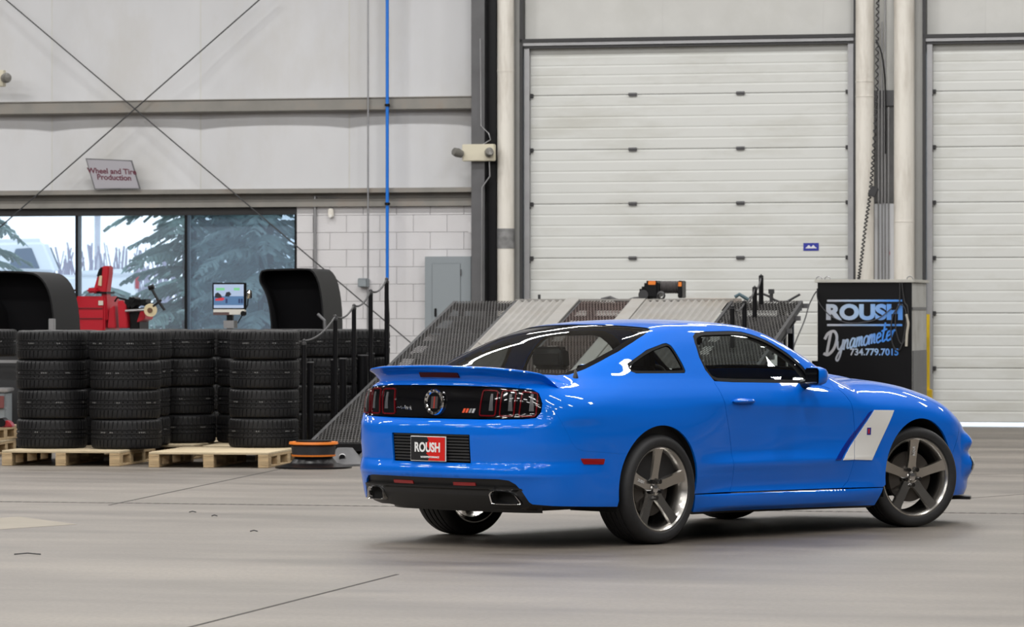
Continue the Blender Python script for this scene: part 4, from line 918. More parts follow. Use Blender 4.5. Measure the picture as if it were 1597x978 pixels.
# ================================================================ pallets and tyres
def make_pallet(name,label,x,y,rz,z=0.,W_=1.15,D_=1.5,group='wooden pallets under the tyres'):
    t=thing(name,label,'pallet',(x,y,z),rz,group);w=W_/2;d=D_/2
    n=9;bw=D_/n
    for i in range(n):
        if 'pb' not in PC: PC['pb']=MB().b2((-w,-bw/2+.004,-.011),(w,bw/2-.004,.011)).build('deck_board',WOODE,t,bevel=.003,bseg=1,smooth=0);o=PC['pb']
        else: o=PC['pb'].copy();C.objects.link(o);o.parent=t
        o.location=(0,-d+bw*(i+.5),.134)
    for k,xx in enumerate((-w+.05,0,w-.05)):
        if 'st' not in PC: PC['st']=MB().b2((-.05,-d,-.011),(.05,d,.011)).build('stringer_board',WOOD,t,bevel=.003,bseg=1,smooth=0);o=PC['st']
        else: o=PC['st'].copy();C.objects.link(o);o.parent=t
        o.location=(xx,0,.111)
        o=PC['st'].copy();C.objects.link(o);o.parent=t;o.location=(xx,0,.011)
        for yy in(-d+.07,-d/3,d/3,d-.07):
            if 'bk' not in PC: PC['bk']=MB().b2((-.05,-.07,-.039),(.05,.07,.039)).build('block',WOOD,t,bevel=.003,bseg=1,smooth=0);o=PC['bk']
            else: o=PC['bk'].copy();C.objects.link(o);o.parent=t
            o.location=(xx,yy,.061)
    return t
PC={};RZP=-R(8)
make_pallet('pallet','front wooden pallet at the left under two tyre stacks',-4.19,38.62,RZP)
make_pallet('pallet','front wooden pallet with an empty pale deck beside the orange-rimmed drum',-2.75,38.18,RZP)
make_pallet('pallet','wooden pallet behind the empty-decked one, under the middle stacks',-2.40,39.95,RZP+R(2),group='wooden pallets under the tyres')
make_pallet('pallet','wooden pallet half hidden behind the two left stacks',-3.62,40.35,RZP-R(2))
make_pallet('pallet','rear wooden pallet hidden behind the chained posts',-1.68,41.75,RZP)
make_pallet('pallet','rear wooden pallet under the tyres nearest the window',-3.1,42.3,RZP)
make_pallet('pallet','lower pallet of the pair at the left edge',-5.82,41.0,RZP+R(4))
make_pallet('pallet','upper pallet of the pair at the left edge',-5.84,41.03,RZP+R(1),z=.1452)
TRB=mat('tyre_black',(.009,.009,.010),rough=.5,spec=.3,noise=.12,nscale=20)
TRP=mat('tread_print',(.16,.16,.16),rough=.7)
RT,HT=.342,.287
def tyre_mesh():
    # (radius, height, groove row?) profile from bottom inner bead to the top inner bead
    h=HT;kz=HT/.2695
    pr=[(.245,.030),(.262,.008),(.288,.001),(.312,.003),(.328,.010),(.3365,.021)]
    rows=[(.3395,.030,1),(.3415,.050,1),(.342,.078,1),(.342,.086,0),(.334,.089,0),(.334,.097,0),(.342,.100,0),(.342,.118,2),(.342,.126,0),(.334,.129,0),(.334,.137,0),(.342,.140,0),(.342,.152,2),(.342,.163,0),(.334,.166,0),(.334,.174,0),(.342,.177,0),(.342,.190,1),(.3415,.2195,1),(.3395,.2395,1)]
    pr2=[(.3365,.2485),(.328,.2595),(.312,.2665),(.288,.2685),(.262,.2615),(.245,.2395)]
    allp=[(r,z,3 if i>3 else 0) for i,(r,z) in enumerate(pr)]+list(rows)+[(r,z,3 if i<2 else 0) for i,(r,z) in enumerate(pr2)]
    P_=46;ang=[];fl=[]
    for p in range(P_):
        for f,g in((0,0),(.74,0),(.78,1),(.96,1)): ang.append((p+f)/P_*2*math.pi);fl.append(g)
    K=len(allp);vs=[]
    for a,g in zip(ang,fl):
        for r,z,t in allp:
            tw=.10*(z-.135)/.135 if t in(1,3) else 0
            if t==2: tw=.35*(z-.135)/.135
            rr=r-(.009 if (g and t in(1,2)) else (.004 if g and t==3 else 0));aa=a+tw*.25
            vs.append((rr*math.cos(aa),rr*math.sin(aa),z*kz))
    N_=len(ang);m_=MB();m_.add(vs,[(i*K+k,((i+1)%N_)*K+k,((i+1)%N_)*K+k+1,i*K+k+1) for i in range(N_) for k in range(K-1)])
    # inner liner
    m_.lathe([(.245,.030*kz),(.30,.05),(.315,.135),(.30,.22),(.245,.2395*kz)],46)
    return m_
TY=None
def print_mesh():
    m_=MB()
    for a0,L in((0,.16),(.3,.10),(1.15,.2),(2.0,.12),(2.9,.18),(3.6,.14),(4.5,.2),(5.4,.12)):
        nn=int(L/.02)
        for i in range(nn):
            if i%3==2: continue
            q=[(.3428*math.cos(a0+L*(i+e)/nn),.3428*math.sin(a0+L*(i+e)/nn),z) for e,z in((.1,.156),(.9,.156),(.9,.168),(.1,.168))];m_.add(q,[(0,1,2,3)])
    return m_
TIER=['bottom tyre of ','second tyre from the floor in ','third tyre from the floor in ','topmost tyre of ']
rnd=random.Random(3)
def stack(x,y,desc,n=4,z0=.1452,rim=False):
    global TY
    for k in range(n):
        if TY is None:
            TY=tyre_mesh().build('tyre',TRB,None,smooth=40);pm=print_mesh().build('tread_print',TRP,TY,smooth=0,recalc=False);pm['kind']='stuff';pm['label']='faint grey print around the tread'
            o=TY
        else: o=copy_tree(TY)
        o.location=(x+rnd.uniform(-.012,.012),y+rnd.uniform(-.012,.012),z0+k*(HT-.002));o.rotation_euler=(0,0,rnd.random()*6.28)
        tag(o,'black '+TIER[k]+desc,'tyre','black tyres stacked on pallets')
def px_st(px,Y,desc,n=4): stack(AT(px,Y),Y,desc,n)
px_st(82,38.70,'the leftmost front stack')
px_st(196,38.52,'the second front stack from the left')
px_st(412,38.95,'the middle front stack, beside the chained posts')
px_st(283,40.35,'the stack behind the empty pallet deck')
px_st(390,40.35,'the stack directly behind the middle front one')
px_st(505,41.3,'the stack right behind the first chained posts')
px_st(556,42.0,'the rightmost stack near the block wall')
px_st(213,39.6,'the hidden stack behind the second front stack')
px_st(101,39.65,'the hidden stack behind the leftmost front pair')
px_st(247,42.2,'the rear stack below the window mullion')
px_st(353,42.2,'the rear stack below the monitor')
px_st(458,42.2,'the rear stack below the right black hood')
# ================================================================ dynamometer ramps
RUST=mat('mesh_steel',(.065,.062,.06),rough=.4,metal=.3,noise=.3,nscale=3)
RUSTB=mat('mesh_rust',(.085,.055,.048),rough=.6,noise=.35,nscale=3)
COR=mat('corrugated_zinc',(.275,.265,.25),rough=.45,noise=.12,nscale=3,dirt=(.24,.22,.19),dscale=2)
SLP=(1.585-.2)/5.64
def ramp_pt(u,v,dz=0): return (u,v,.2+(v+13.85)*SLP+dz)
dy=wthing('dynamometer_ramp','wide sloping test-bench ramp of mesh and corrugated metal strips behind the car','ramp',0,0)
def mesh_panel(name,u0,u1,v0,v1,m,cu=.034,cv=.15,w=.0032):
    mb=MB();L=(v1-v0)/cv*cu;Wd=u1-u0
    for sgn in(1,-1):
        k=-Wd
        while k<L:
            a=max(0,-k);b=min(Wd,L-k)
            if b-a>.01:
                ua,ub=(u0+a,u0+b) if sgn>0 else (u1-a,u1-b)
                p=Vector(ramp_pt(ua,v0+(k+a)*cv/cu));q=Vector(ramp_pt(ub,v0+(k+b)*cv/cu));n=Vector((w if sgn>0 else w*1.3,0,0));up=Vector((0,0,.004))
                vs=[p-n-up,p+n-up,p+n+up,p-n+up,q-n-up,q+n-up,q+n+up,q-n+up];mb.add(vs,[(0,1,5,4),(1,2,6,5),(2,3,7,6),(3,0,4,7)])
            k+=cu
    o=mb.build(name,m,dy,smooth=0,recalc=False);o['kind']='stuff';return o
def bar(name,a,b,w,h,m): 
    a=Vector(a);b=Vector(b);d=b-a;L=d.length;z=d.normalized();x=Vector((z.y,-z.x,0));x=x.normalized() if x.length>1e-4 else Vector((1,0,0));y=z.cross(x);M=Matrix((x,y,z)).transposed()
    mb=MB();mb.box((a+b)/2,(w,h,L),M);return mb.build(name,m,dy,smooth=0)
VA,VB=-13.85,-8.21
U0,U1,U2,U3,U4,U5=1.34,2.03,2.76,3.33,4.42,5.216
for a,b,m in((U0,U1,RUST),(U2,U3,RUSTB),(U4+.06,U5,RUST)): mesh_panel('expanded_mesh',a,b,VA,VB,m)
def corr(u0,u1,v0,v1):
    n=int((u1-u0)/.0725)*6;vs=[]
    for i in range(n+1):
        u=u0+(u1-u0)*i/n;dz=.011*max(-.55,min(.55,math.sin(2*math.pi*i/6)))*1.8+.01
        vs+=[ramp_pt(u,v0,dz),ramp_pt(u,v1,dz)]
    mb=MB();mb.add(vs,[(2*i,2*i+2,2*i+3,2*i+1) for i in range(n)]);return mb.build('corrugated_sheet',COR,dy,smooth=30,recalc=False)
for k in range(3):
    va=VA+(VB-VA)*k/3;vb=VA+(VB-VA)*(k+1)/3-.012
    corr(U1+.02,U2-.16,va,vb);corr(U3+.16,U4,va,vb)
for a,b in((U2-.16,U2-.01),(U3+.01,U3+.16)): 
    vs=[ramp_pt(a,VA,.03),ramp_pt(b,VA,.03),ramp_pt(b,VB,.03),ramp_pt(a,VB,.03)];m_=MB();m_.add(vs+[(x,y,z-.02) for x,y,z in vs],[(0,1,2,3),(4,5,6,7),(0,1,5,4),(2,3,7,6),(1,2,6,5),(3,0,4,7)]);m_.build('flat_strip',COR,dy,smooth=0)
for u in(U0,U1,U2,U3,U4+.03,U5): bar('side_rail',ramp_pt(u,VA,-.03),ramp_pt(u,VB,-.03),.035,.07,DKS)
bar('top_cap',(U1,VB+.03,1.60),(U4+.05,VB+.03,1.60),.10,.02,COR)
for a,b in((U0,U1),(U2,U3),(U4+.04,U5)):
    vs=[ramp_pt(a+.03,VA+1.1,-.17),ramp_pt(b-.03,VA+1.1,-.17),ramp_pt(b-.03,VB,-.17),ramp_pt(a+.03,VB,-.17)];m_=MB();m_.add(vs+[(x,y,z-.01) for x,y,z in vs],[(0,1,2,3),(4,5,6,7),(0,1,5,4),(2,3,7,6),(1,2,6,5),(3,0,4,7)]);m_.build('under_pan',BLK,dy,smooth=0)  # black sheets added below the mesh to stand for the dark void
for i in range(11):
    v=VA+.28+i*.545
    bar('cross_bar',ramp_pt(U0-.05,v,-.075),ramp_pt(U1,v,-.075),.10,.05,STL);bar('cross_bar',ramp_pt(U2,v,-.075),ramp_pt(U3,v,-.075),.06,.05,BLK);bar('cross_bar',ramp_pt(U4,v,-.075),ramp_pt(U5+.06,v,-.075),.10,.05,STL)
bar('front_beam',(U0-.02,VA,.155),(U5,VA,.155),.05,.07,BLK)
bar('top_beam',(U0,VB,1.52),(U5,VB,1.52),.08,.08,BLK)
for u in(U0+.1,U1,U3,U4,U5-.1):
    for v in(-12.2,-10.2,-8.3): bar('support_leg',(u,v,0),(u,v,.2+(v-VA)*SLP-.06),.06,.06,BLK)
dk=MB();dk.b2((U1,VB,1.50),(U4+.1,-4.6,1.57));dk.build('deck_plate',COR,dy,smooth=0)
for u in(U1+.1,U4):
    for v in(-8.,-4.8): bar('deck_leg',(u,v,0),(u,v,1.5),.1,.1,BLK)
# odds and ends lying on the upper edge
def onramp(px,dz=0,v=-7.9): return WU(px,v),v
def hose(name,label,cat,pts,r,m):
    u0,v0,z0=pts[0];o=MB().tube([(a-u0,b-v0,c-z0) for a,b,c in pts],r,8).build(name,m,None,smooth=60);wput(o,u0,v0,z0);return tag(o,label,cat)
a,b=WU(845,-7.9),WU(925,-7.9);o=MB().b2((0,-.25,0),(b-a,.25,.035)).build('sheet_offcut',COR,None,bevel=.004);wput(o,a,-7.8,1.571);tag(o,'pale sheet-metal strip lying on the ramp deck left of the winch','sheet')
a,b=WU(1071,-7.9),WU(1148,-7.9);o=MB().b2((0,-.25,0),(b-a,.25,.045)).build('sheet_offcut',mat('rusty_sheet',(.42,.36,.31),rough=.5,noise=.4,nscale=4),None,bevel=.004);wput(o,a,-7.8,1.571);tag(o,'rust-spotted sheet-metal strip on the ramp deck right of the winch','sheet')
hose('air_hose','dark hose scrap on the ramp deck between the pale strip and the winch','hose',[(WU(938,-7.9)+q*.09,-7.9+.05*math.sin(q*2),1.60+.025*math.sin(q*1.7)) for q in range(7)],.022,DKS)
o=MB().cyl((0,0,0),(0,0,.09),.016,8).build('bolt_post',DKS,None);wput(o,WU(841,-7.9),-7.9,1.571);tag(o,'short dark bolt sticking up at the left end of the ramp deck','bolt')
hose('strap','teal and dark strap end hanging at the right deck corner','strap',[(WU(1150,-7.9)+q*.05,-8.05,1.66-.03*abs(q-1)) for q in range(4)],.02,mat('teal_strap',(.05,.09,.11),rough=.6))
hose('cable_bundle','dark cable bundle on the far right ramp top by the posts','cable',[(WU(1170,-7.9)+q*.07,-7.95,1.62+.05*math.sin(q*.9)) for q in range(9)],.013,DKS)
o=MB().cyl((0,0,0),(0,0,.11),.02,8).box((0,0,.12),(.06,.04,.05)).build('clamp_knob',DKS,None);wput(o,WU(1203,-8.),-8.0,1.571);tag(o,'small dark clamp knob standing on the right ramp top','clamp')
# winch
wn=wthing('winch','black electric winch with orange end caps on the ramp deck behind the roof','winch',WU(1000,-7.9),-7.9,1.571)
kx=lambda p:WU(p,-7.9)-WU(1000,-7.9);kz=lambda q:WZ(1030,q,-7.9)-1.571
mb=MB();mb.b2((kx(1000),-.12,kz(462)),(kx(1012),.12,kz(447)));mb.b2((kx(1008),-.14,kz(466)),(kx(1031),.14,kz(438)));mb.build('gearbox',BLK,wn,bevel=.025)
MB().cyl((kx(1008),-.17,kz(460)),(kx(1008),.1,kz(460)),.055,20).build('motor',DKS,wn)
MB().b2((kx(1015),-.15,kz(444.5)),(kx(1026.5),-.13,kz(438.5))).build('orange_label',ORG,wn,bevel=.004)
mb=MB().cyl((kx(1031),0,kz(448)),(kx(1060),0,kz(448)),.055,20)
for i in range(11):
    x_=kx(1032)+(kx(1059)-kx(1032))*i/10;mb.lathe([(.055,-.012),(.074,0),(.055,.012)],20,'x',(x_,0,kz(448)))
mb.build('rope_drum',mat('wire_rope',(.14,.13,.13),rough=.5,metal=.4),wn)
mb=MB().b2((kx(1060),-.11,kz(465)),(kx(1067),.11,kz(438)));mb.build('end_plate',BLK,wn,bevel=.008);MB().b2((kx(1061),-.118,kz(447)),(kx(1066),-.108,kz(440))).build('orange_sticker',ORG,wn,smooth=0);mb=MB().b2((kx(1006),-.10,0),(kx(1067),.10,.04));mb.build('base_plate',BLK,wn,bevel=.005)
MB().lathe([(.03,-.015),(.05,0),(.03,.015)],12,'y',(kx(1035),-.14,kz(461))).build('rope_hook',DKS,wn)
# chained posts along the ramp
def on_ramp_v(px,u):
    k=(px-798.5)/FPX;return (k*(WD-u*_s)-u*_c)/(_s-k*_c)
tops=[];PL=['first','second','third','fourth','fifth']
for i,(px,py) in enumerate(((474,530),(523,492),(552,475),(578,452),(603,434))):
    u=1.235;v=on_ramp_v(px,u);z0=max(0,.2+(v-VA)*SLP-.1) if i else 0.;zt=WZ(px,py,v)
    Yv=WD-u*_s+v*_c;zt=1.45-(py-489)/FPX*Yv
    t=wthing('chain_post','slim black chain post beside the left ramp edge, %s from the front'%PL[i],'post',u,v,z0,'black chain posts on the left of the ramp')
    MB().cyl((0,0,0),(0,0,zt-z0-.03),.023,12).build('shaft',BLK,t);MB().lathe([(0,zt-z0+.01),(.018,zt-z0),(.02,zt-z0-.025),(.026,zt-z0-.03),(.026,zt-z0-.05)],12).build('cap',DKS,t)
    if i: MB().box((.06,0,.03),(.14,.06,.05)).build('clamp',BLK,t,bevel=.004)
    tops.append(Vector((u,v,zt-.01)))
def chain(name,pts,lab):
    path=[]
    for a,b,sag in pts:
        for i in range(9): f=i/8;p=a.lerp(b,f);p=p.copy();p.z-=sag*4*f*(1-f);path.append(p)
    o0=path[0];o=MB().tube([tuple(p-o0) for p in path],.010,6).build(name,DKS,None,smooth=60);wput(o,*o0);return tag(o,lab,'chain')
chain('chain',[(tops[i],tops[i+1],.06) for i in range(4)],'thin black chain strung between the left ramp posts')
tops=[]
for i,(px,py,u) in enumerate(((1142,478,4.36),(1161,470,4.36),(1177,448,4.40),(1187,430,4.40))):
    v=[-10.2,-9.6,-8.9,-8.35][i];Yv=WD-u*_s+v*_c;zt=1.45-(py-489)/FPX*Yv;uu=WU(px,v)
    t=wthing('chain_post','slim black chain post on the right ramp, %s from the front'%PL[i],'post',uu,v,.2+(v-VA)*SLP-.05,'black chain posts on the right of the ramp');h=zt-(.2+(v-VA)*SLP-.05)
    MB().cyl((0,0,0),(0,0,h),.026,12).build('shaft',BLK,t);MB().lathe([(0,h+.02),(.02,h),(.028,h-.02)],12).build('cap',DKS,t);tops.append(Vector((uu,v,zt-.02)))
chain('chain',[(tops[i],tops[i+1],.05) for i in range(3)],'thin black chain between the right ramp posts')
for i,px in enumerate((484,521,535,566,578)):
    v_=on_ramp_v(px,1.11);pw=wall_pt(1.11,v_);y0=pw.y;zt=1.45-([566,562,560,555,552][i]-489)/FPX*y0
    t=thing('bollard','thick short black bollard in front of the stacked tyres, %s from the left'%PL[i],'bollard',(AT(px,y0),y0,0),0,'short black bollards by the ramp')
    r=[.033,.033,.036,.055,.04][i];MB().cyl((0,0,0),(0,0,zt),r,16).build('shaft',BLK,t);MB().cyl((0,0,zt),(0,0,zt+.012),r*1.08,16).build('cap',STL,t)
    MB().cyl((0,0,0),(0,0,.015),.09,20).build('foot',BLK,t)
# orange-rimmed drum and flared rubber bases at the ramp foot
y=37.35;x=AT(489,y)
dr=thing('drum_stand','low black drum with two orange rims standing at the ramp foot','drum',(x,y,0))
MB().lathe([(0,0),(.36,0),(.36,.018),(.22,.05),(.17,.11),(.17,.26),(.0,.26)],32).build('base',BLK,dr)
MB().lathe([(.175,.10),(.20,.12),(.21,.20),(.19,.225),(.175,.22)],32).build('band',mat('drum_band',(.02,.02,.024),rough=.6,noise=.4,nscale=10),dr)
MB().lathe([(.18,.115),(.205,.112),(.208,.127),(.18,.130)],32,close_prof=True).build('lower_rim',ORG,dr)
MB().lathe([(.0,.225),(.19,.215),(.232,.226),(.228,.248),(.0,.242)],32).build('upper_rim',ORG,dr)
MB().lathe([(.0,.243),(.10,.2435),(.10,.252),(0,.252)],24).build('lid_cap',BLK,dr)
RBG=mat('rubber_grey',(.10,.10,.105),rough=.55,noise=.2)
for i,(px,y,h,rr) in enumerate(((538,37.95,.17,.21),(578,38.45,.125,.2))):
    t=thing('rubber_base',['flared grey rubber post base between the drum and the car','second flared grey rubber base just behind the car corner'][i],'base',(AT(px,y),y,0),0,'rubber bases at the ramp foot')
    MB().lathe([(0,h),(rr*.35,h),(rr*.45,h*.85),(rr*.8,h*.3),(rr,.02),(rr,0)],28).build('cone',RBG,t)
    MB().lathe([(.028,-.006),(.036,0),(.028,.006)],16,'y',(-.02,-rr*.72,h*.5),).build('lug_ring',GAL,t)
    MB().cyl((-.02,-rr*.60,h*.5),(-.02,-rr*.715,h*.5),.028,14).build('lug_hole',BLK,t)
# ================================================================ black dynamometer cabinet
vC=-5.2;uC0,uC1=WU(1275,vC),WU(1422,vC);zC=WZ(1350,440,vC);wc=uC1-uC0
cb=wthing('control_cabinet','tall black cabinet with silver-blue lettering standing behind the bonnet','cabinet',uC0,vC)
MB().b2((0,0,0),(wc,.02,zC)).build('front_panel',BLK,cb,bevel=.004)
CBG=mat('cabinet_grey',(.45,.45,.43),rough=.5,dirt=(.3,.29,.26),dscale=2)
mb=MB().b2((0,.02,0),(wc,1.25,zC-.01));mb.build('housing',CBG,cb,bevel=.006)
MB().b2((wc+.0,.05,0),(wc+.012,1.2,1.02)).build('lower_side_plate',STL,cb)
MB().b2((wc-.0,.02,zC-.32),(wc+.01,1.2,zC-.29)).build('side_trim',STL,cb)
MB().b2((-.03,-.04,zC-.005),(wc+.03,1.3,zC+.03)).build('lid',mat('lid_pale',(.50,.49,.45),rough=.6,noise=.1),cb,bevel=.004)
for q in(.02,.12,wc-.02):
    MB().tube([(q+.035*math.cos(a/6*math.pi),-.01,zC+.03+.035*math.sin(a/6*math.pi)) for a in range(7)],.006,6).build('lifting_eye',GAL,cb)
MB().b2((-.07,.02,0),(-.0,.1,.90)).build('corner_post',BLK,cb)
def sv(px): return WU(px,vC)-uC0
def szc(py): return WZ(1350,py,vC)
def grad_mat(name,u0,u1,c0,c1,c2):
    m=bpy.data.materials.new(name);m.use_nodes=True;nt=m.node_tree;p=nt.nodes['Principled BSDF'];L=nt.links.new
    tc=nt.nodes.new('ShaderNodeTexCoord');sp=nt.nodes.new('ShaderNodeSeparateXYZ');mr=nt.nodes.new('ShaderNodeMapRange');mr.inputs[1].default_value=u0;mr.inputs[2].default_value=u1
    n=nt.nodes.new('ShaderNodeTexNoise');n.inputs['Scale'].default_value=5;ad=nt.nodes.new('ShaderNodeMath');ad.operation='MULTIPLY_ADD';ad.inputs[1].default_value=.35
    r=nt.nodes.new('ShaderNodeValToRGB');e=r.color_ramp.elements;e[0].color=c0+(1,);e[0].position=.25;e[1].color=c2+(1,);e[1].position=1;x=e.new(.6);x.color=c1+(1,)
    L(tc.outputs['Object'],sp.inputs[0]);L(sp.outputs[0],mr.inputs[0]);L(tc.outputs['Object'],n.inputs[0]);L(n.outputs[0],ad.inputs[0]);L(mr.outputs[0],ad.inputs[2]);L(ad.outputs[0],r.inputs[0]);L(r.outputs[0],p.inputs['Base Color'])
    p.inputs['Metallic'].default_value=.25;p.inputs['Roughness'].default_value=.35;return m
SVB=grad_mat('silver_to_blue',-.45,.45,(.50,.53,.60),(.38,.55,.80),(.10,.32,.85))
SVB2=grad_mat('silver_to_blue_short',-.38,.40,(.50,.50,.53),(.38,.55,.80),(.06,.28,.85))
for py in(469,507):
    o=MB().b2((sv(1290)-sv(1348),-.004,-.012),(sv(1407)-sv(1348),.001,.012)).build('printed_rule',SVB,cb,smooth=0);o.location=(sv(1348),0,szc(py))
text_mesh('large_lettering','ROUSH',.235,SVB,cb,(sv(1348),-.003,szc(488)),(R(90),0,0),bold=.012,sx=1.16)
# script word drawn letter by letter as round brush strokes
LET={'D':[[(.28,1.0),(.10,0)],[(-.12,.78),(.1,1.02),(.55,1.05),(.78,.7),(.62,.22),(.22,-.03),(-.1,.06)]],
'y':[[(0,.52),(.05,.2),(.2,.12),(.36,.3)],[(.42,.55),(.30,-.1),(.12,-.42),(-.02,-.30),(.18,-.02),(.44,.14)]],
'n':[[(.06,.52),(0,.06)],[(.03,.3),(.16,.5),(.27,.46),(.25,.12),(.38,.10)]],
'a':[[(.36,.46),(.18,.52),(.03,.3),(.08,.08),(.24,.16),(.38,.5),(.34,.12),(.46,.10)]],
'm':[[(.05,.52),(0,.06)],[(.03,.3),(.14,.5),(.22,.44),(.19,.08)],[(.2,.3),(.32,.5),(.40,.44),(.37,.12),(.48,.10)]],
'o':[[(.22,.5),(.06,.4),(.04,.14),(.18,.06),(.32,.2),(.33,.42),(.22,.5),(.40,.44)]],
'e':[[(.04,.26),(.30,.36),(.26,.5),(.1,.46),(.03,.22),(.14,.06),(.36,.14)]],
't':[[(.22,.95),(.10,.2),(.16,.06),(.32,.14)],[(.0,.58),(.36,.64)]],
'r':[[(.05,.5),(.0,.06)],[(.04,.3),(.16,.5),(.30,.48)]]}
x_=0.;mb=MB();segs=[]
for ch in 'Dynamometer':
    for st_ in LET[ch]: segs.append([(x_+a+.12*b,b) for a,b in st_])
    x_+={'D':.86,'y':.5,'n':.42,'a':.5,'m':.52,'o':.42,'e':.38,'t':.36,'r':.36}[ch]
tot=x_
def script_p(a,b): return ((a/tot-.5)*(sv(1398)-sv(1288)),-.004,(b-.5)*.235+(a/tot-.5)*.17)
for sg_ in segs:
    pts=[]
    for i in range(len(sg_)-1):
        p0=sg_[max(0,i-1)];p1=sg_[i];p2=sg_[i+1];p3=sg_[min(len(sg_)-1,i+2)]
        for q in range(5):
            t=q/5;pts.append(tuple(.5*((2*p1[j])+(-p0[j]+p2[j])*t+(2*p0[j]-5*p1[j]+4*p2[j]-p3[j])*t*t+(-p0[j]+3*p1[j]-3*p2[j]+p3[j])*t**3) for j in(0,1)))
    pts.append(sg_[-1]);big=sg_ in segs[:2];w=.016 if big else .0098
    P3=[script_p(*p) for p in pts]
    for (xa,ya,za),(xb,yb,zb) in zip(P3[:-1],P3[1:]):
        d=Vector((xb-xa,0,zb-za));
        if d.length<1e-5: continue
        d=d.normalized()*w*.4;n=Vector((-d.z,0,d.x)).normalized()*w
        yq=-.004-(len(mb.f)%40)*6e-5
        q=[(xa-d.x+n.x,yq,za-d.z+n.z),(xa-d.x-n.x,yq,za-d.z-n.z),(xb+d.x-n.x,yq,zb+d.z-n.z),(xb+d.x+n.x,yq,zb+d.z+n.z)]
        mb.add(q+[(a,0,c) for a,b,c in q],[(0,1,2,3),(0,1,5,4),(1,2,6,5),(2,3,7,6),(3,0,4,7)])
o=mb.build('script_lettering',SVB2,cb,smooth=0);o.location=(sv(1342),0,szc(526));o['kind']='stuff'
text_mesh('number_lettering','734.779.7015',.108,SVB2,cb,(sv(1363.5),-.003,szc(549.5)),(R(90),0,0),bold=.003,sx=.97)
# cables hanging on the cabinet
def loop_cable(name,lab,pts,r=.008,m=None):
    return hose(name,lab,'cable',[(uC0+sv(a),vC-.03,szc(b)) for a,b in pts],r,m or DKS)
def cat(pts,k=6):
    out=[]
    for i in range(len(pts)-1):
        p0=pts[max(0,i-1)];p1=pts[i];p2=pts[i+1];p3=pts[min(len(pts)-1,i+2)]
        for q in range(k): t=q/k;out.append(tuple(.5*((2*p1[j])+(-p0[j]+p2[j])*t+(2*p0[j]-5*p1[j]+4*p2[j]-p3[j])*t*t+(-p0[j]+3*p1[j]-3*p2[j]+p3[j])*t**3) for j in(0,1)))
    return out+[pts[-1]]
loop_cable('hanging_cable','looped dark cable hanging over the right end of the cabinet lettering',cat([(1404,440),(1403,475),(1394,490),(1390,515),(1394,540),(1404,545),(1411,520),(1414,490),(1408,476),(1400,480),(1397,505),(1402,530),(1409,535),(1417,510),(1416,480),(1411,470),(1407,440)]),.008)
loop_cable('hanging_cable','thin cable curving down from the cabinet lid across the large lettering',cat([(1275,450),(1277,470),(1295,492),(1320,503),(1345,503),(1370,497),(1392,480)]),.006,mat('thin_grey_cable',(.05,.05,.055),rough=.5))
loop_cable('plug_lead','pale cable plug dangling at the right side of the cabinet',cat([(1414,490),(1417,505),(1415,520),(1414,540)]),.016,mat('pale_plug',(.45,.42,.36),rough=.5))
hose('drop_cable','thin dark cable hanging between the ramp beam and the cabinet',"cable",[(uC0+sv(a),vC-.1-i*.05,szc(b)) for i,(a,b) in enumerate(cat([(1275,455),(1271,475),(1270,500),(1264,530),(1259,560)]))],.008,DKS)
o=bar('bridge_bar',(U5-.03,VB,1.56),(uC0-.01,VB+1.5,1.56),.05,.05,BLK)
yb=wthing('guard_post','yellow guard post behind the right edge of the black cabinet','post',WU(1447.5,-3.2),-3.2,0)
YEL2=mat('safety_yellow',(.70,.48,.02),rough=.45,noise=.15,nscale=6)
MB().cyl((0,0,0),(0,0,WZ(1448,490,-3.2)),.02,16).build('shaft',YEL2,yb);MB().b2((-.10,-.06,0),(.05,.06,WZ(1448,607,-3.2))).build('foot_bracket',YEL2,yb,bevel=.01)
# ================================================================ wheel balancers, monitor, tyre changer
HD=mat('hood_plastic',(.008,.008,.009),rough=.5,spec=.2)
def hood(parent,pts,v,depth,px_c):
    u0=WU(px_c,v);P_=[(WU(a,v)-u0,WZ(a,b,v)) for a,b in pts];sm=smooth_loop(P_,1);P_=[tuple(p) for p in sm]
    inn=[tuple(p) for p in inset(np.array(P_),.018)];n=len(P_);base=np.array(P_)
    if area2(P_)<0: P_=P_[::-1]
    mb=MB();A=[(a,0,b) for a,b in P_];B=[(a,depth,b) for a,b in P_];Ci=[(a,0,b) for a,b in inn];D=[(a,depth*.35,b) for a,b in inn]
    mb.add(A+B+Ci,[(i,(i+1)%n,n+(i+1)%n,n+i) for i in range(n)]+[(i,(i+1)%n,2*n+(i+1)%n,2*n+i) for i in range(n)]+[tuple(range(n,2*n))])
    h_=mb.build('hood',HD,parent,smooth=40)
    mb=MB();mb.add(Ci+D,[(i,(i+1)%n,n+(i+1)%n,n+i) for i in range(n)]+[tuple(range(n,2*n))]);mb.build('hood_lining',mat('hood_lining',(.004,.004,.005),rough=.9,spec=.15),h_,smooth=40);return h_  # inner faces coloured blacker than the shell to paint the shade inside
vb=-8.6
w1=wthing('wheel_balancer','wheel balancing machine with raised black hood, below the right window pane','machine',WU(455,vb),vb)
hood(w1,[(404,428),(409,420),(440,419),(475,418),(487,420),(497,436),(502,460),(505,490),(505,540),(424,540),(421,490),(417,468),(413,456),(408,447),(404,440)],vb,.75,455)
MB().b2((-.6,.1,0),(.35,.7,1.05)).build('cabinet',GRYP,w1,bevel=.03);mb=MB().tube([(WU(497,vb)-WU(455,vb),-.03,WZ(497,490,vb)),(WU(508,vb)-WU(455,vb),-.05,WZ(508,500,vb)),(WU(509,vb)-WU(455,vb),-.05,WZ(508,520,vb))],.018,8);mb.build('hinge_arm',STL,w1)
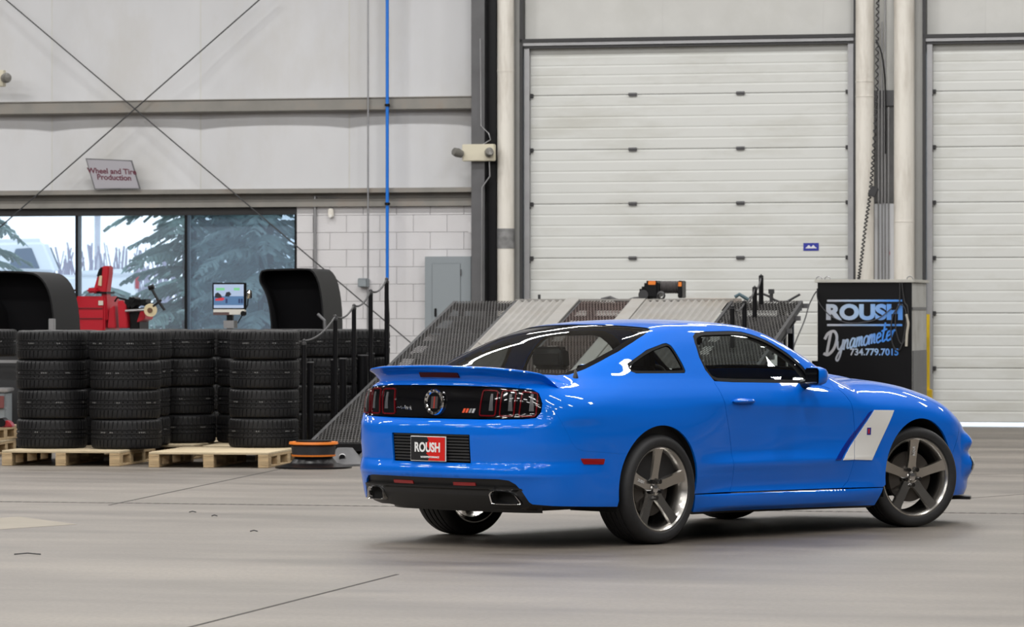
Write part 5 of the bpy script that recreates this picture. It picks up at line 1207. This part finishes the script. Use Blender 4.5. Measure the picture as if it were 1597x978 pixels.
mn=wthing('monitor','small flat monitor showing a wheel diagram on a black stem','monitor',WU(356.5,vb-.3),vb-.3,1.0)
um=lambda p:WU(p,vb-.3)-WU(356.5,vb-.3);zm=lambda q:WZ(356,q,vb-.3)-1.0
MB().b2((um(331),0,zm(483)),(um(382.5),.05,zm(441))).build('bezel',BLK,mn,bevel=.006)
SCR=lambda n,c,e=1.0:mat(n,(.01,.01,.01),rough=.3,emit=c,es=e)
MB().b2((um(333.5),-.003,zm(480.5)),(um(380),.0,zm(443.5))).build('screen',SCR('screen_sky',(.55,.68,.92),.75),mn,smooth=0)
MB().b2((um(333.5),-.004,zm(476)),(um(380),-.002,zm(462))).build('screen_lower_band',SCR('screen_blue',(.12,.26,.50),.7),mn,smooth=0)
def blob(name,pts,m,y): return MB().prism([(um(a),zm(b)) for a,b in pts],.002,'y',y).build(name,m,mn,smooth=0)
dkS=SCR('screen_dark',(.02,.03,.05),.5)
blob('screen_wheel',[(335,464),(336,458),(340,456),(345,460),(347,466)],dkS,-.0055);blob('screen_wheel',[(351,462),(353,456),(358,455),(361,459),(357,463)],dkS,-.0055)
blob('screen_red_arrow',[(336,466),(348,464),(351,466),(347,469),(336,469)],SCR('screen_red',(.75,.05,.08),.8),-.006)
for a in(337,365): blob('screen_green_tag',[(a,453),(a,449),(a+13.5 if a<350 else a+9,449),(a+13.5 if a<350 else a+9,453)],SCR('screen_green',(.25,.75,.35),.8),-.006)
for a in(352,372,376): blob('screen_icon',[(a,473),(a,466),(a+3,466),(a+3,473)],SCR('screen_navy',(.04,.08,.22),.6),-.006)
MB().b2((um(333),-.012,zm(491)),(um(382),.05,zm(482.5))).build('key_panel',mat('key_panel',(.62,.60,.55),rough=.5),mn,bevel=.004)
MB().b2((um(333),-.014,zm(491.5)),(um(358),.0,zm(487))).build('key_panel_dark',mat('key_dark',(.10,.06,.06),rough=.5),mn,smooth=0)
MB().cyl((um(380),-.03,zm(489)),(um(380),.02,zm(489)),.028,16).build('knob',BLK,mn)
MB().b2((um(353),.01,-1.0),(um(362),.06,zm(491))).build('stem',BLK,mn);MB().b2((um(350),-.03,zm(512)),(um(366),.1,zm(500))).build('stem_block',GAL,mn);MB().b2((-.2,-.15,-1.0),(.2,.2,-.97)).build('foot',BLK,mn)
lp=wthing('clip_lamp','small chrome clip lamp head beside the monitor','lamp',WU(387,vb-.25),vb-.25,WZ(387,462,vb-.25));mb=MB().lathe([(.0,.08),(.03,.07),(.045,.0),(.038,.0)],16);o=mb.build('lamp_shade',CHR,lp);o.rotation_euler=(R(30),R(25),0);MB().tube([(0,.02,.04),(-.02,.04,-.1),(-.12,.0,-.30)],.007,6).build('gooseneck',BLK,lp)
vl=-10.6
w2=wthing('wheel_balancer','wheel balancing machine with tall black hood at the left edge','machine',WU(20,vl),vl)
hood(w2,[(-40,424),(0,422),(48,424),(62,430),(74,446),(81,468),(85,500),(86,545),(-2,545),(-6,470),(-40,470)],vl,.8,20)
mb=MB().b2((-.5,.05,0),(.2,.7,1.0));mb.build('cabinet',DKS,w2,bevel=.03);MB().b2((WU(77,vl)-WU(20,vl),-.03,WZ(77,516,vl)),(WU(86,vl)-WU(20,vl),.02,WZ(77,497,vl))).build('hinge_plate',GAL,w2,bevel=.005)
MB().b2((-.3,-.1,.92),(.1,-.05,.95)).build('tool_rail',GAL,w2)
t=copy_tree(TY);t.location=(AT(-24,41.6),41.6,1.0);tag(t,'single black tyre lying on the balancer at the left edge','tyre')
rb=thing('red_jack','low red trolley jack nose at the left edge above the pallets','jack',(AT(-5,40.6),40.6,.292));mb=MB();mb.prism([(-.4,0),(.18,0),(.14,.06),(-.1,.11),(-.4,.13)],.25,'y',0);mb.build('jack_body',RED,rb,bevel=.012);MB().cyl((.06,-.15,.05),(.06,.15,.05),.045,16).build('jack_wheel',BLK,rb)
gb=thing('grey_tool_cart','grey wheeled cart edge at the far left behind the pallets','cart',(AT(-12,42.3),42.3,0));mb=MB().b2((-.45,-.25,.2),(.18,.25,.62));mb.build('cart_body',GRYP,gb,bevel=.02);MB().b2((-.45,-.27,.62),(.2,.27,.66)).build('cart_top',GAL,gb,bevel=.008)
for xx in(-.35,.1): MB().cyl((xx,-.2,.1),(xx,.2,.1),.1,16).build('cart_wheel',BLK,gb)
MB().b2((-.2,-.29,.45),(.16,-.25,.58)).build('cart_drawer',mat('cart_red',(.18,.05,.05),rough=.5),gb,bevel=.004)
# red tyre changer
vt=-6.5;u0=WU(141,vt)
tc_=wthing('tyre_changer','red tyre changing machine with tilted column in front of the middle window pane','machine',u0,vt)
q=lambda a:WU(a,vt)-u0
z_=lambda b:WZ(141,b,vt)
mb=MB().b2((q(117),0,0),(q(163),.55,z_(462)));mb.build('cabinet',RED,tc_,bevel=.02)
for b in(480,496): MB().b2((q(116.5),-.012,z_(b+1.2)),(q(160),.0,z_(b))).build('cabinet_groove',mat('dark_red_groove',(.12,.005,.01),rough=.5),tc_,smooth=0)
mb=MB().prism([(q(143),z_(455)),(q(153),z_(418)),(q(160),z_(415)),(q(168),z_(414.5)),(q(168),z_(425)),(q(164),z_(456)),(q(166),z_(500)),(q(158),z_(500)),(q(156),z_(456))],.16,'y',.12);mb.build('column',RED,tc_,bevel=.012)
mb=MB().prism([(q(149),z_(432)),(q(153),z_(420)),(q(158),z_(416)),(q(157),z_(430))],.20,'y',.12);mb.build('column_hook',BLK,tc_,bevel=.01)
mb=MB().prism([(q(152),z_(445)),(q(154),z_(430)),(q(158),z_(430)),(q(157),z_(446))],.02,'y',.03);mb.build('warning_plate',mat('plate_cream',(.55,.45,.30),rough=.5),tc_)
MB().b2((q(137),-.05,z_(457)),(q(153),.3,z_(449))).build('swing_arm',RED,tc_,bevel=.02);MB().b2((q(146),.0,z_(458)),(q(166),.3,z_(455))).build('arm_shelf',BLK,tc_,bevel=.005)
MB().b2((q(154),-.012,z_(476)),(q(161),.0,z_(469))).build('label_plate',mat('plate_pale',(.55,.52,.45),rough=.5),tc_)
mb=MB().prism([(q(165),z_(512)),(q(168),z_(482)),(q(176),z_(476)),(q(179),z_(512))],.3,'y',.2);mb.build('side_guard',RED,tc_,bevel=.01)
mb=MB().prism([(q(186),z_(512)),(q(184),z_(470)),(q(190),z_(468)),(q(197),z_(476)),(q(200),z_(512))],.35,'y',.15);mb.build('second_cabinet',RED,tc_,bevel=.01);MB().prism([(q(213),z_(503)),(q(219),z_(484)),(q(226),z_(484)),(q(226),z_(498))],.3,'y',.15).build('side_panel',RED,tc_,bevel=.008)
MB().b2((q(200),.05,0),(q(215),.4,z_(480))).build('pedestal',BLK,tc_,bevel=.01)
mb=MB()
for i in range(7): mb.box((q(197+i*4.4),.1,z_(474-(i%3)*2)),(.045,.2,.10+.03*(i%2)),Matrix.Rotation(.3*i,3,'Y'))
mb.build('jaw_mechanism',BLK,tc_,bevel=.006)
MB().cyl((q(197),-.03,z_(485)),(q(233),-.05,z_(483)),.014,10).build('push_rod',GAL,tc_)
MB().tube([(q(177),.05,z_(470)),(q(182),.02,z_(464)),(q(188),.05,z_(466)),(q(205),.08,z_(471))],.012,6).build('air_line',BLK,tc_)
o=MB().lathe([(.022,-.02),(.075,-.02),(.078,0),(.075,.02),(.022,.02)],28,'y',close_prof=True).build('roller_disc',mat('nylon_cream',(.62,.52,.32),rough=.4),tc_);o.location=(q(239),-.1,z_(484));o.rotation_euler=(0,0,R(20))
o=MB().cyl((0,-.02,0),(0,.02,0),.03,16).build('disc_hub',mat('hub_brown',(.12,.06,.03),rough=.5),tc_);o.location=(q(239),-.112,z_(484))
MB().tube([(q(240),-.1,z_(449)),(q(246),-.1,z_(460)),(q(252),-.1,z_(471)),(q(261),-.1,z_(484))],.017,8).cyl((q(236.5),-.1,z_(450)),(q(244),-.1,z_(447)),.03,12).tube([(q(243),-.1,z_(478)),(q(252),-.1,z_(471)),(q(256),-.1,z_(468))],.014,8).build('t_lever',BLK,tc_)
gg=wthing('pressure_gauge','round white pressure gauge on thin legs left of the red machine','gauge',WU(111,vt),vt);zz=WZ(111,470,vt)
o=MB().cyl((0,-.03,zz),(0,.03,zz),.042,24).build('gauge_case',BLK,gg);MB().cyl((0,-.034,zz),(0,-.03,zz),.033,24).build('gauge_dial',mat('dial',(.55,.60,.58),rough=.4),gg)
MB().b2((-.03,-.03,zz-.11),(.035,.03,zz-.04)).build('valve_block',BLK,gg);MB().tube([(-.01,0,zz-.1),(-.045,0,0)],.008,6).tube([(.02,0,zz-.1),(.05,0,0)],.008,6).build('stand_leg',BLK,gg)
hl=wthing('lever_arm','dark bent lever arm standing between the left hood and the red machine','lever',WU(90,vt-.2),vt-.2);MB().tube([(0,0,0),(WU(91,vt)-WU(90,vt),0,WZ(91,478,vt)),(WU(110,vt)-WU(90,vt),0,WZ(109,452,vt))],[.022,.022,.04],10).build('arm_bar',mat('dark_blue_grey',(.02,.02,.045),rough=.4),hl)
MB().tube([(WU(110,vt)-WU(90,vt),0,WZ(109,453,vt)),(WU(118,vt)-WU(90,vt),0,WZ(118,453,vt))],.012,8).build('arm_pin',BLK,hl)
# ================================================================ things on the white wall
sg=wthing('wall_sign','grey tilted sign with dark red lettering leaning above the lower girt','sign',WU(176,-.24),-.24,WZ(176,271,-.24))
su=lambda a:WU(a,-.24)-WU(176,-.24);sz=lambda b:WZ(176,b,-.24)-WZ(176,271,-.24)
q4=[(133.5,246.5),(170,248.5),(206,250.5),(219.5,295.5),(180,295),(147.5,295.5)]
MB().prism([(su(a),sz(b)) for a,b in q4],.012,'y',0).build('sign_edge',STL,sg,smooth=0)
MB().prism([(su(a),sz(b)) for a,b in((135.5,248.2),(170,250),(204.5,252),(217,294),(180,293.5),(149,294))],.004,'y',-.008).build('sign_board',mat('sign_grey',(.34,.33,.36),rough=.4),sg,smooth=0)
SGT=mat('sign_red',(.10,.012,.03),rough=.5)
for s_,a,b in(('Wheel and Tire',175.5,267.5),('Production',179,277.2)): text_mesh('sign_lettering',s_,.102,SGT,sg,(su(a),-.0105,sz(b)),(R(90),R(2.2),0),bold=.0028,shear=-.18,sx=1.06)
bp=vpipe('air_pipe','bright blue compressed-air pipe running down the white wall','pipe',WU(604,-.27),-.27,.022,WZ(604,436,-.27),ZT,mat('pipe_blue',(.01,.16,.62),rough=.3),n=14)
z0=WZ(604,436,-.27)
for b in(162,316): MB().cyl((0,0,WZ(604,b+4,-.27)-z0),(0,0,WZ(604,b,-.27)-z0),.036,12).box((0,.05,WZ(604,b+2,-.27)-z0),(.03,.1,.03)).build('pipe_clip',BLK,bp)
MB().tube([(0,0,.05),(0,0,-.15),(.01,.02,-.5),(.0,.05,-1.0),(0,.06,-z0+.02)],.017,8).build('hose_drop',BLK,bp)
c2=vpipe('conduit','thin grey conduit from the roof to the grey junction box on the blocks','conduit',WU(574,-.24),-.24,.012,WZ(574,434,-.24),ZT,GAL,n=10)
bx=wthing('junction_box','small grey junction box on the white block wall','box',WU(568,-.08),-.17,WZ(568,448,-.1));MB().b2((-.065,0,0),(.065,.12,WZ(568,434,-.1)-WZ(568,448,-.1))).build('box_body',GRYP,bx,bevel=.008);MB().b2((-.058,-.008,.007),(.058,0,.105)).build('box_cover',GRYP,bx,bevel=.004)
vpipe('conduit','thin grey conduit dropping from the junction box behind the tyres','conduit',WU(573,-.1),-.08,.013,.3,WZ(568,448,-.1),GAL,n=10)
c3=vpipe('conduit','grey conduit on the block wall right of the window','conduit',WU(490,-.12),-.08,.022,.3,WZ(490,306,-.08),GAL,n=12);MB().tube([(0,0,WZ(490,306,-.1)-.3),(.25,.0,WZ(490,308,-.1)-.3),(.45,.02,WZ(490,312,-.1)-.3),(.6,.04,WZ(490,316,-.1)-.3)],.006,6).build('wire',GAL,c3)
se=wthing('motion_sensor','small cream sensor on the blocks just below the lower girt','sensor',WU(517,-.06),-.10,WZ(517,337,-.06));MB().b2((-.035,-.01,-.02),(.035,.05,.10)).build('sensor_body',CRM,se,bevel=.012);MB().cyl((0,-.02,0),(0,.0,.0),.022,14).build('sensor_lens',WHT,se)
c4=vpipe('conduit','long grey conduit beside the steel column','conduit',WU(740,-.15),-.24,.017,.5,ZT,GAL,n=10)
MB().b2((-.06,-.02,WZ(740,364,-.2)-.5),(.06,.1,WZ(740,347,-.2)-.5)).build('pull_box',CMU,c4,bevel=.006)
ep=wthing('electric_panel','grey electrical panel with a recessed door on the block wall','panel',WU(664,-.2),-.25,WZ(664,520,-.2));wE=WU(736,-.25)-WU(664,-.25);hE=WZ(700,400,-.25)-WZ(664,520,-.2)
MB().b2((0,0,0),(wE,.20,hE)).build('panel_case',GRYP,ep,bevel=.006);MB().b2((.10,-.010,-.02),(wE-.14,.0,hE-.09)).build('panel_door',GRYP,ep,bevel=.005)
MB().b2((.135,-.025,.22),(.165,-.008,.33)).build('latch',BLK,ep,bevel=.005)
for z in(.15,hE-.25): MB().cyl((wE-.135,-.012,z),(wE-.135,-.012,z+.08),.008,8).build('door_hinge',STL,ep)
IV=mat('ivory_plastic',(.60,.56,.44),rough=.45);LENS=mat('lamp_lens_grey',(.16,.155,.14),rough=.2)
def emlight(px,py,lab,l0,l1,rot=0):
    v=-.42;e=wthing('emergency_light',lab,'lamp',WU(px,v),v,WZ(px,py,v));K=1/118
    MB().b2((l0*K,0,-13*K),(l1*K,.10,13*K)).build('lamp_case',IV,e,bevel=.008)
    return e
e1=emlight(744,238,'cream twin-head emergency light on the grey column',-24,27)
for x_,a in((-30,-40),(21,20)):
    o=MB().lathe([(0,-.06),(.05,-.055),(.062,0),(.05,.075),(.02,.10),(0,.10)],20,'y').build('lamp_head',LENS,e1);o.location=(x_/118,-.06,.0);o.rotation_euler=(R(-15),0,R(a))
e2=emlight(0,122,'cream emergency light with one head showing at the left edge, high up',-30,6)
o=MB().lathe([(0,-.06),(.05,-.055),(.07,0),(.06,.085),(.02,.11),(0,.11)],20,'y').build('lamp_head',LENS,e2);o.location=(14/118,-.06,.0);o.rotation_euler=(0,0,R(40))
hose('lamp_cable','thin cable from the emergency light up beside the column','cable',[(WU(752,-.37),-.37,WZ(752,226,-.37)),(WU(765,-.37),-.37,WZ(765,218,-.37)),(WU(762,-.37),-.37,WZ(762,208,-.37)),(WU(750,-.37),-.37,WZ(750,196,-.37)),(WU(749,-.36),-.36,WZ(749,60,-.37))],.007,GAL)
hose('lamp_cable','thin cable looping down the column below the emergency light','cable',[(WU(763,-.37),-.37,WZ(763,252,-.37)),(WU(764,-.37),-.37,WZ(764,275,-.37)),(WU(752,-.37),-.37,WZ(752,292,-.37)),(WU(751,-.36),-.36,WZ(751,470,-.37))],.009,GAL)
def rod(px0,py0,px1,py1,v,lab):
    a=Vector((WU(px0,v),v,WZ(px0,py0,v)));b=Vector((WU(px1,v),v,WZ(px1,py1,v)));o=MB().cyl((0,0,0),b-a,.009,8).build('brace_rod',DKS,None);wput(o,*a);return tag(o,lab,'rod','bracing rods across the white wall')
rod(-8,-15,648,541,-.26,'long thin bracing rod falling from the top left across the window to the blocks')
rod(420,-14,-60,407,-.30,'thin bracing rod rising from the left window edge to the top of the wall')
# coiled cable at the right pipe
pts=[];P0=[(1369,-12),(1368,60),(1367,150),(1362,240),(1357,300),(1350,350),(1344,400),(1339,437)]
cp=cat(P0,40)
for i,(a,b) in enumerate(cp): t=i*1.25;pts.append((WU(a,-.36)+.018*math.cos(t),-.36+.018*math.sin(t),WZ(a,b,-.36)))
o=hose('coiled_cable','dark coiled pendant cable hanging in front of the left thick pipe','cable',pts,.009,DKS)
pb=wthing('pendant_control','small dark push-button control hanging on the coiled cable','control',WU(1358.5,-.40),-.42,WZ(1358,306,-.40));o=MB().b2((-.05,0,0),(.05,.06,.13)).build('control_body',DKS,pb,bevel=.01);o.rotation_euler=(0,R(25),0)
hose('conduit_cable','black cable curving down beside the left thick pipe','cable',[(WU(a,-.2),-.2,WZ(a,b,-.2)) for a,b in cat([(1366,62),(1374,80),(1379,110),(1381,150),(1381,240)])],.010,BLK)
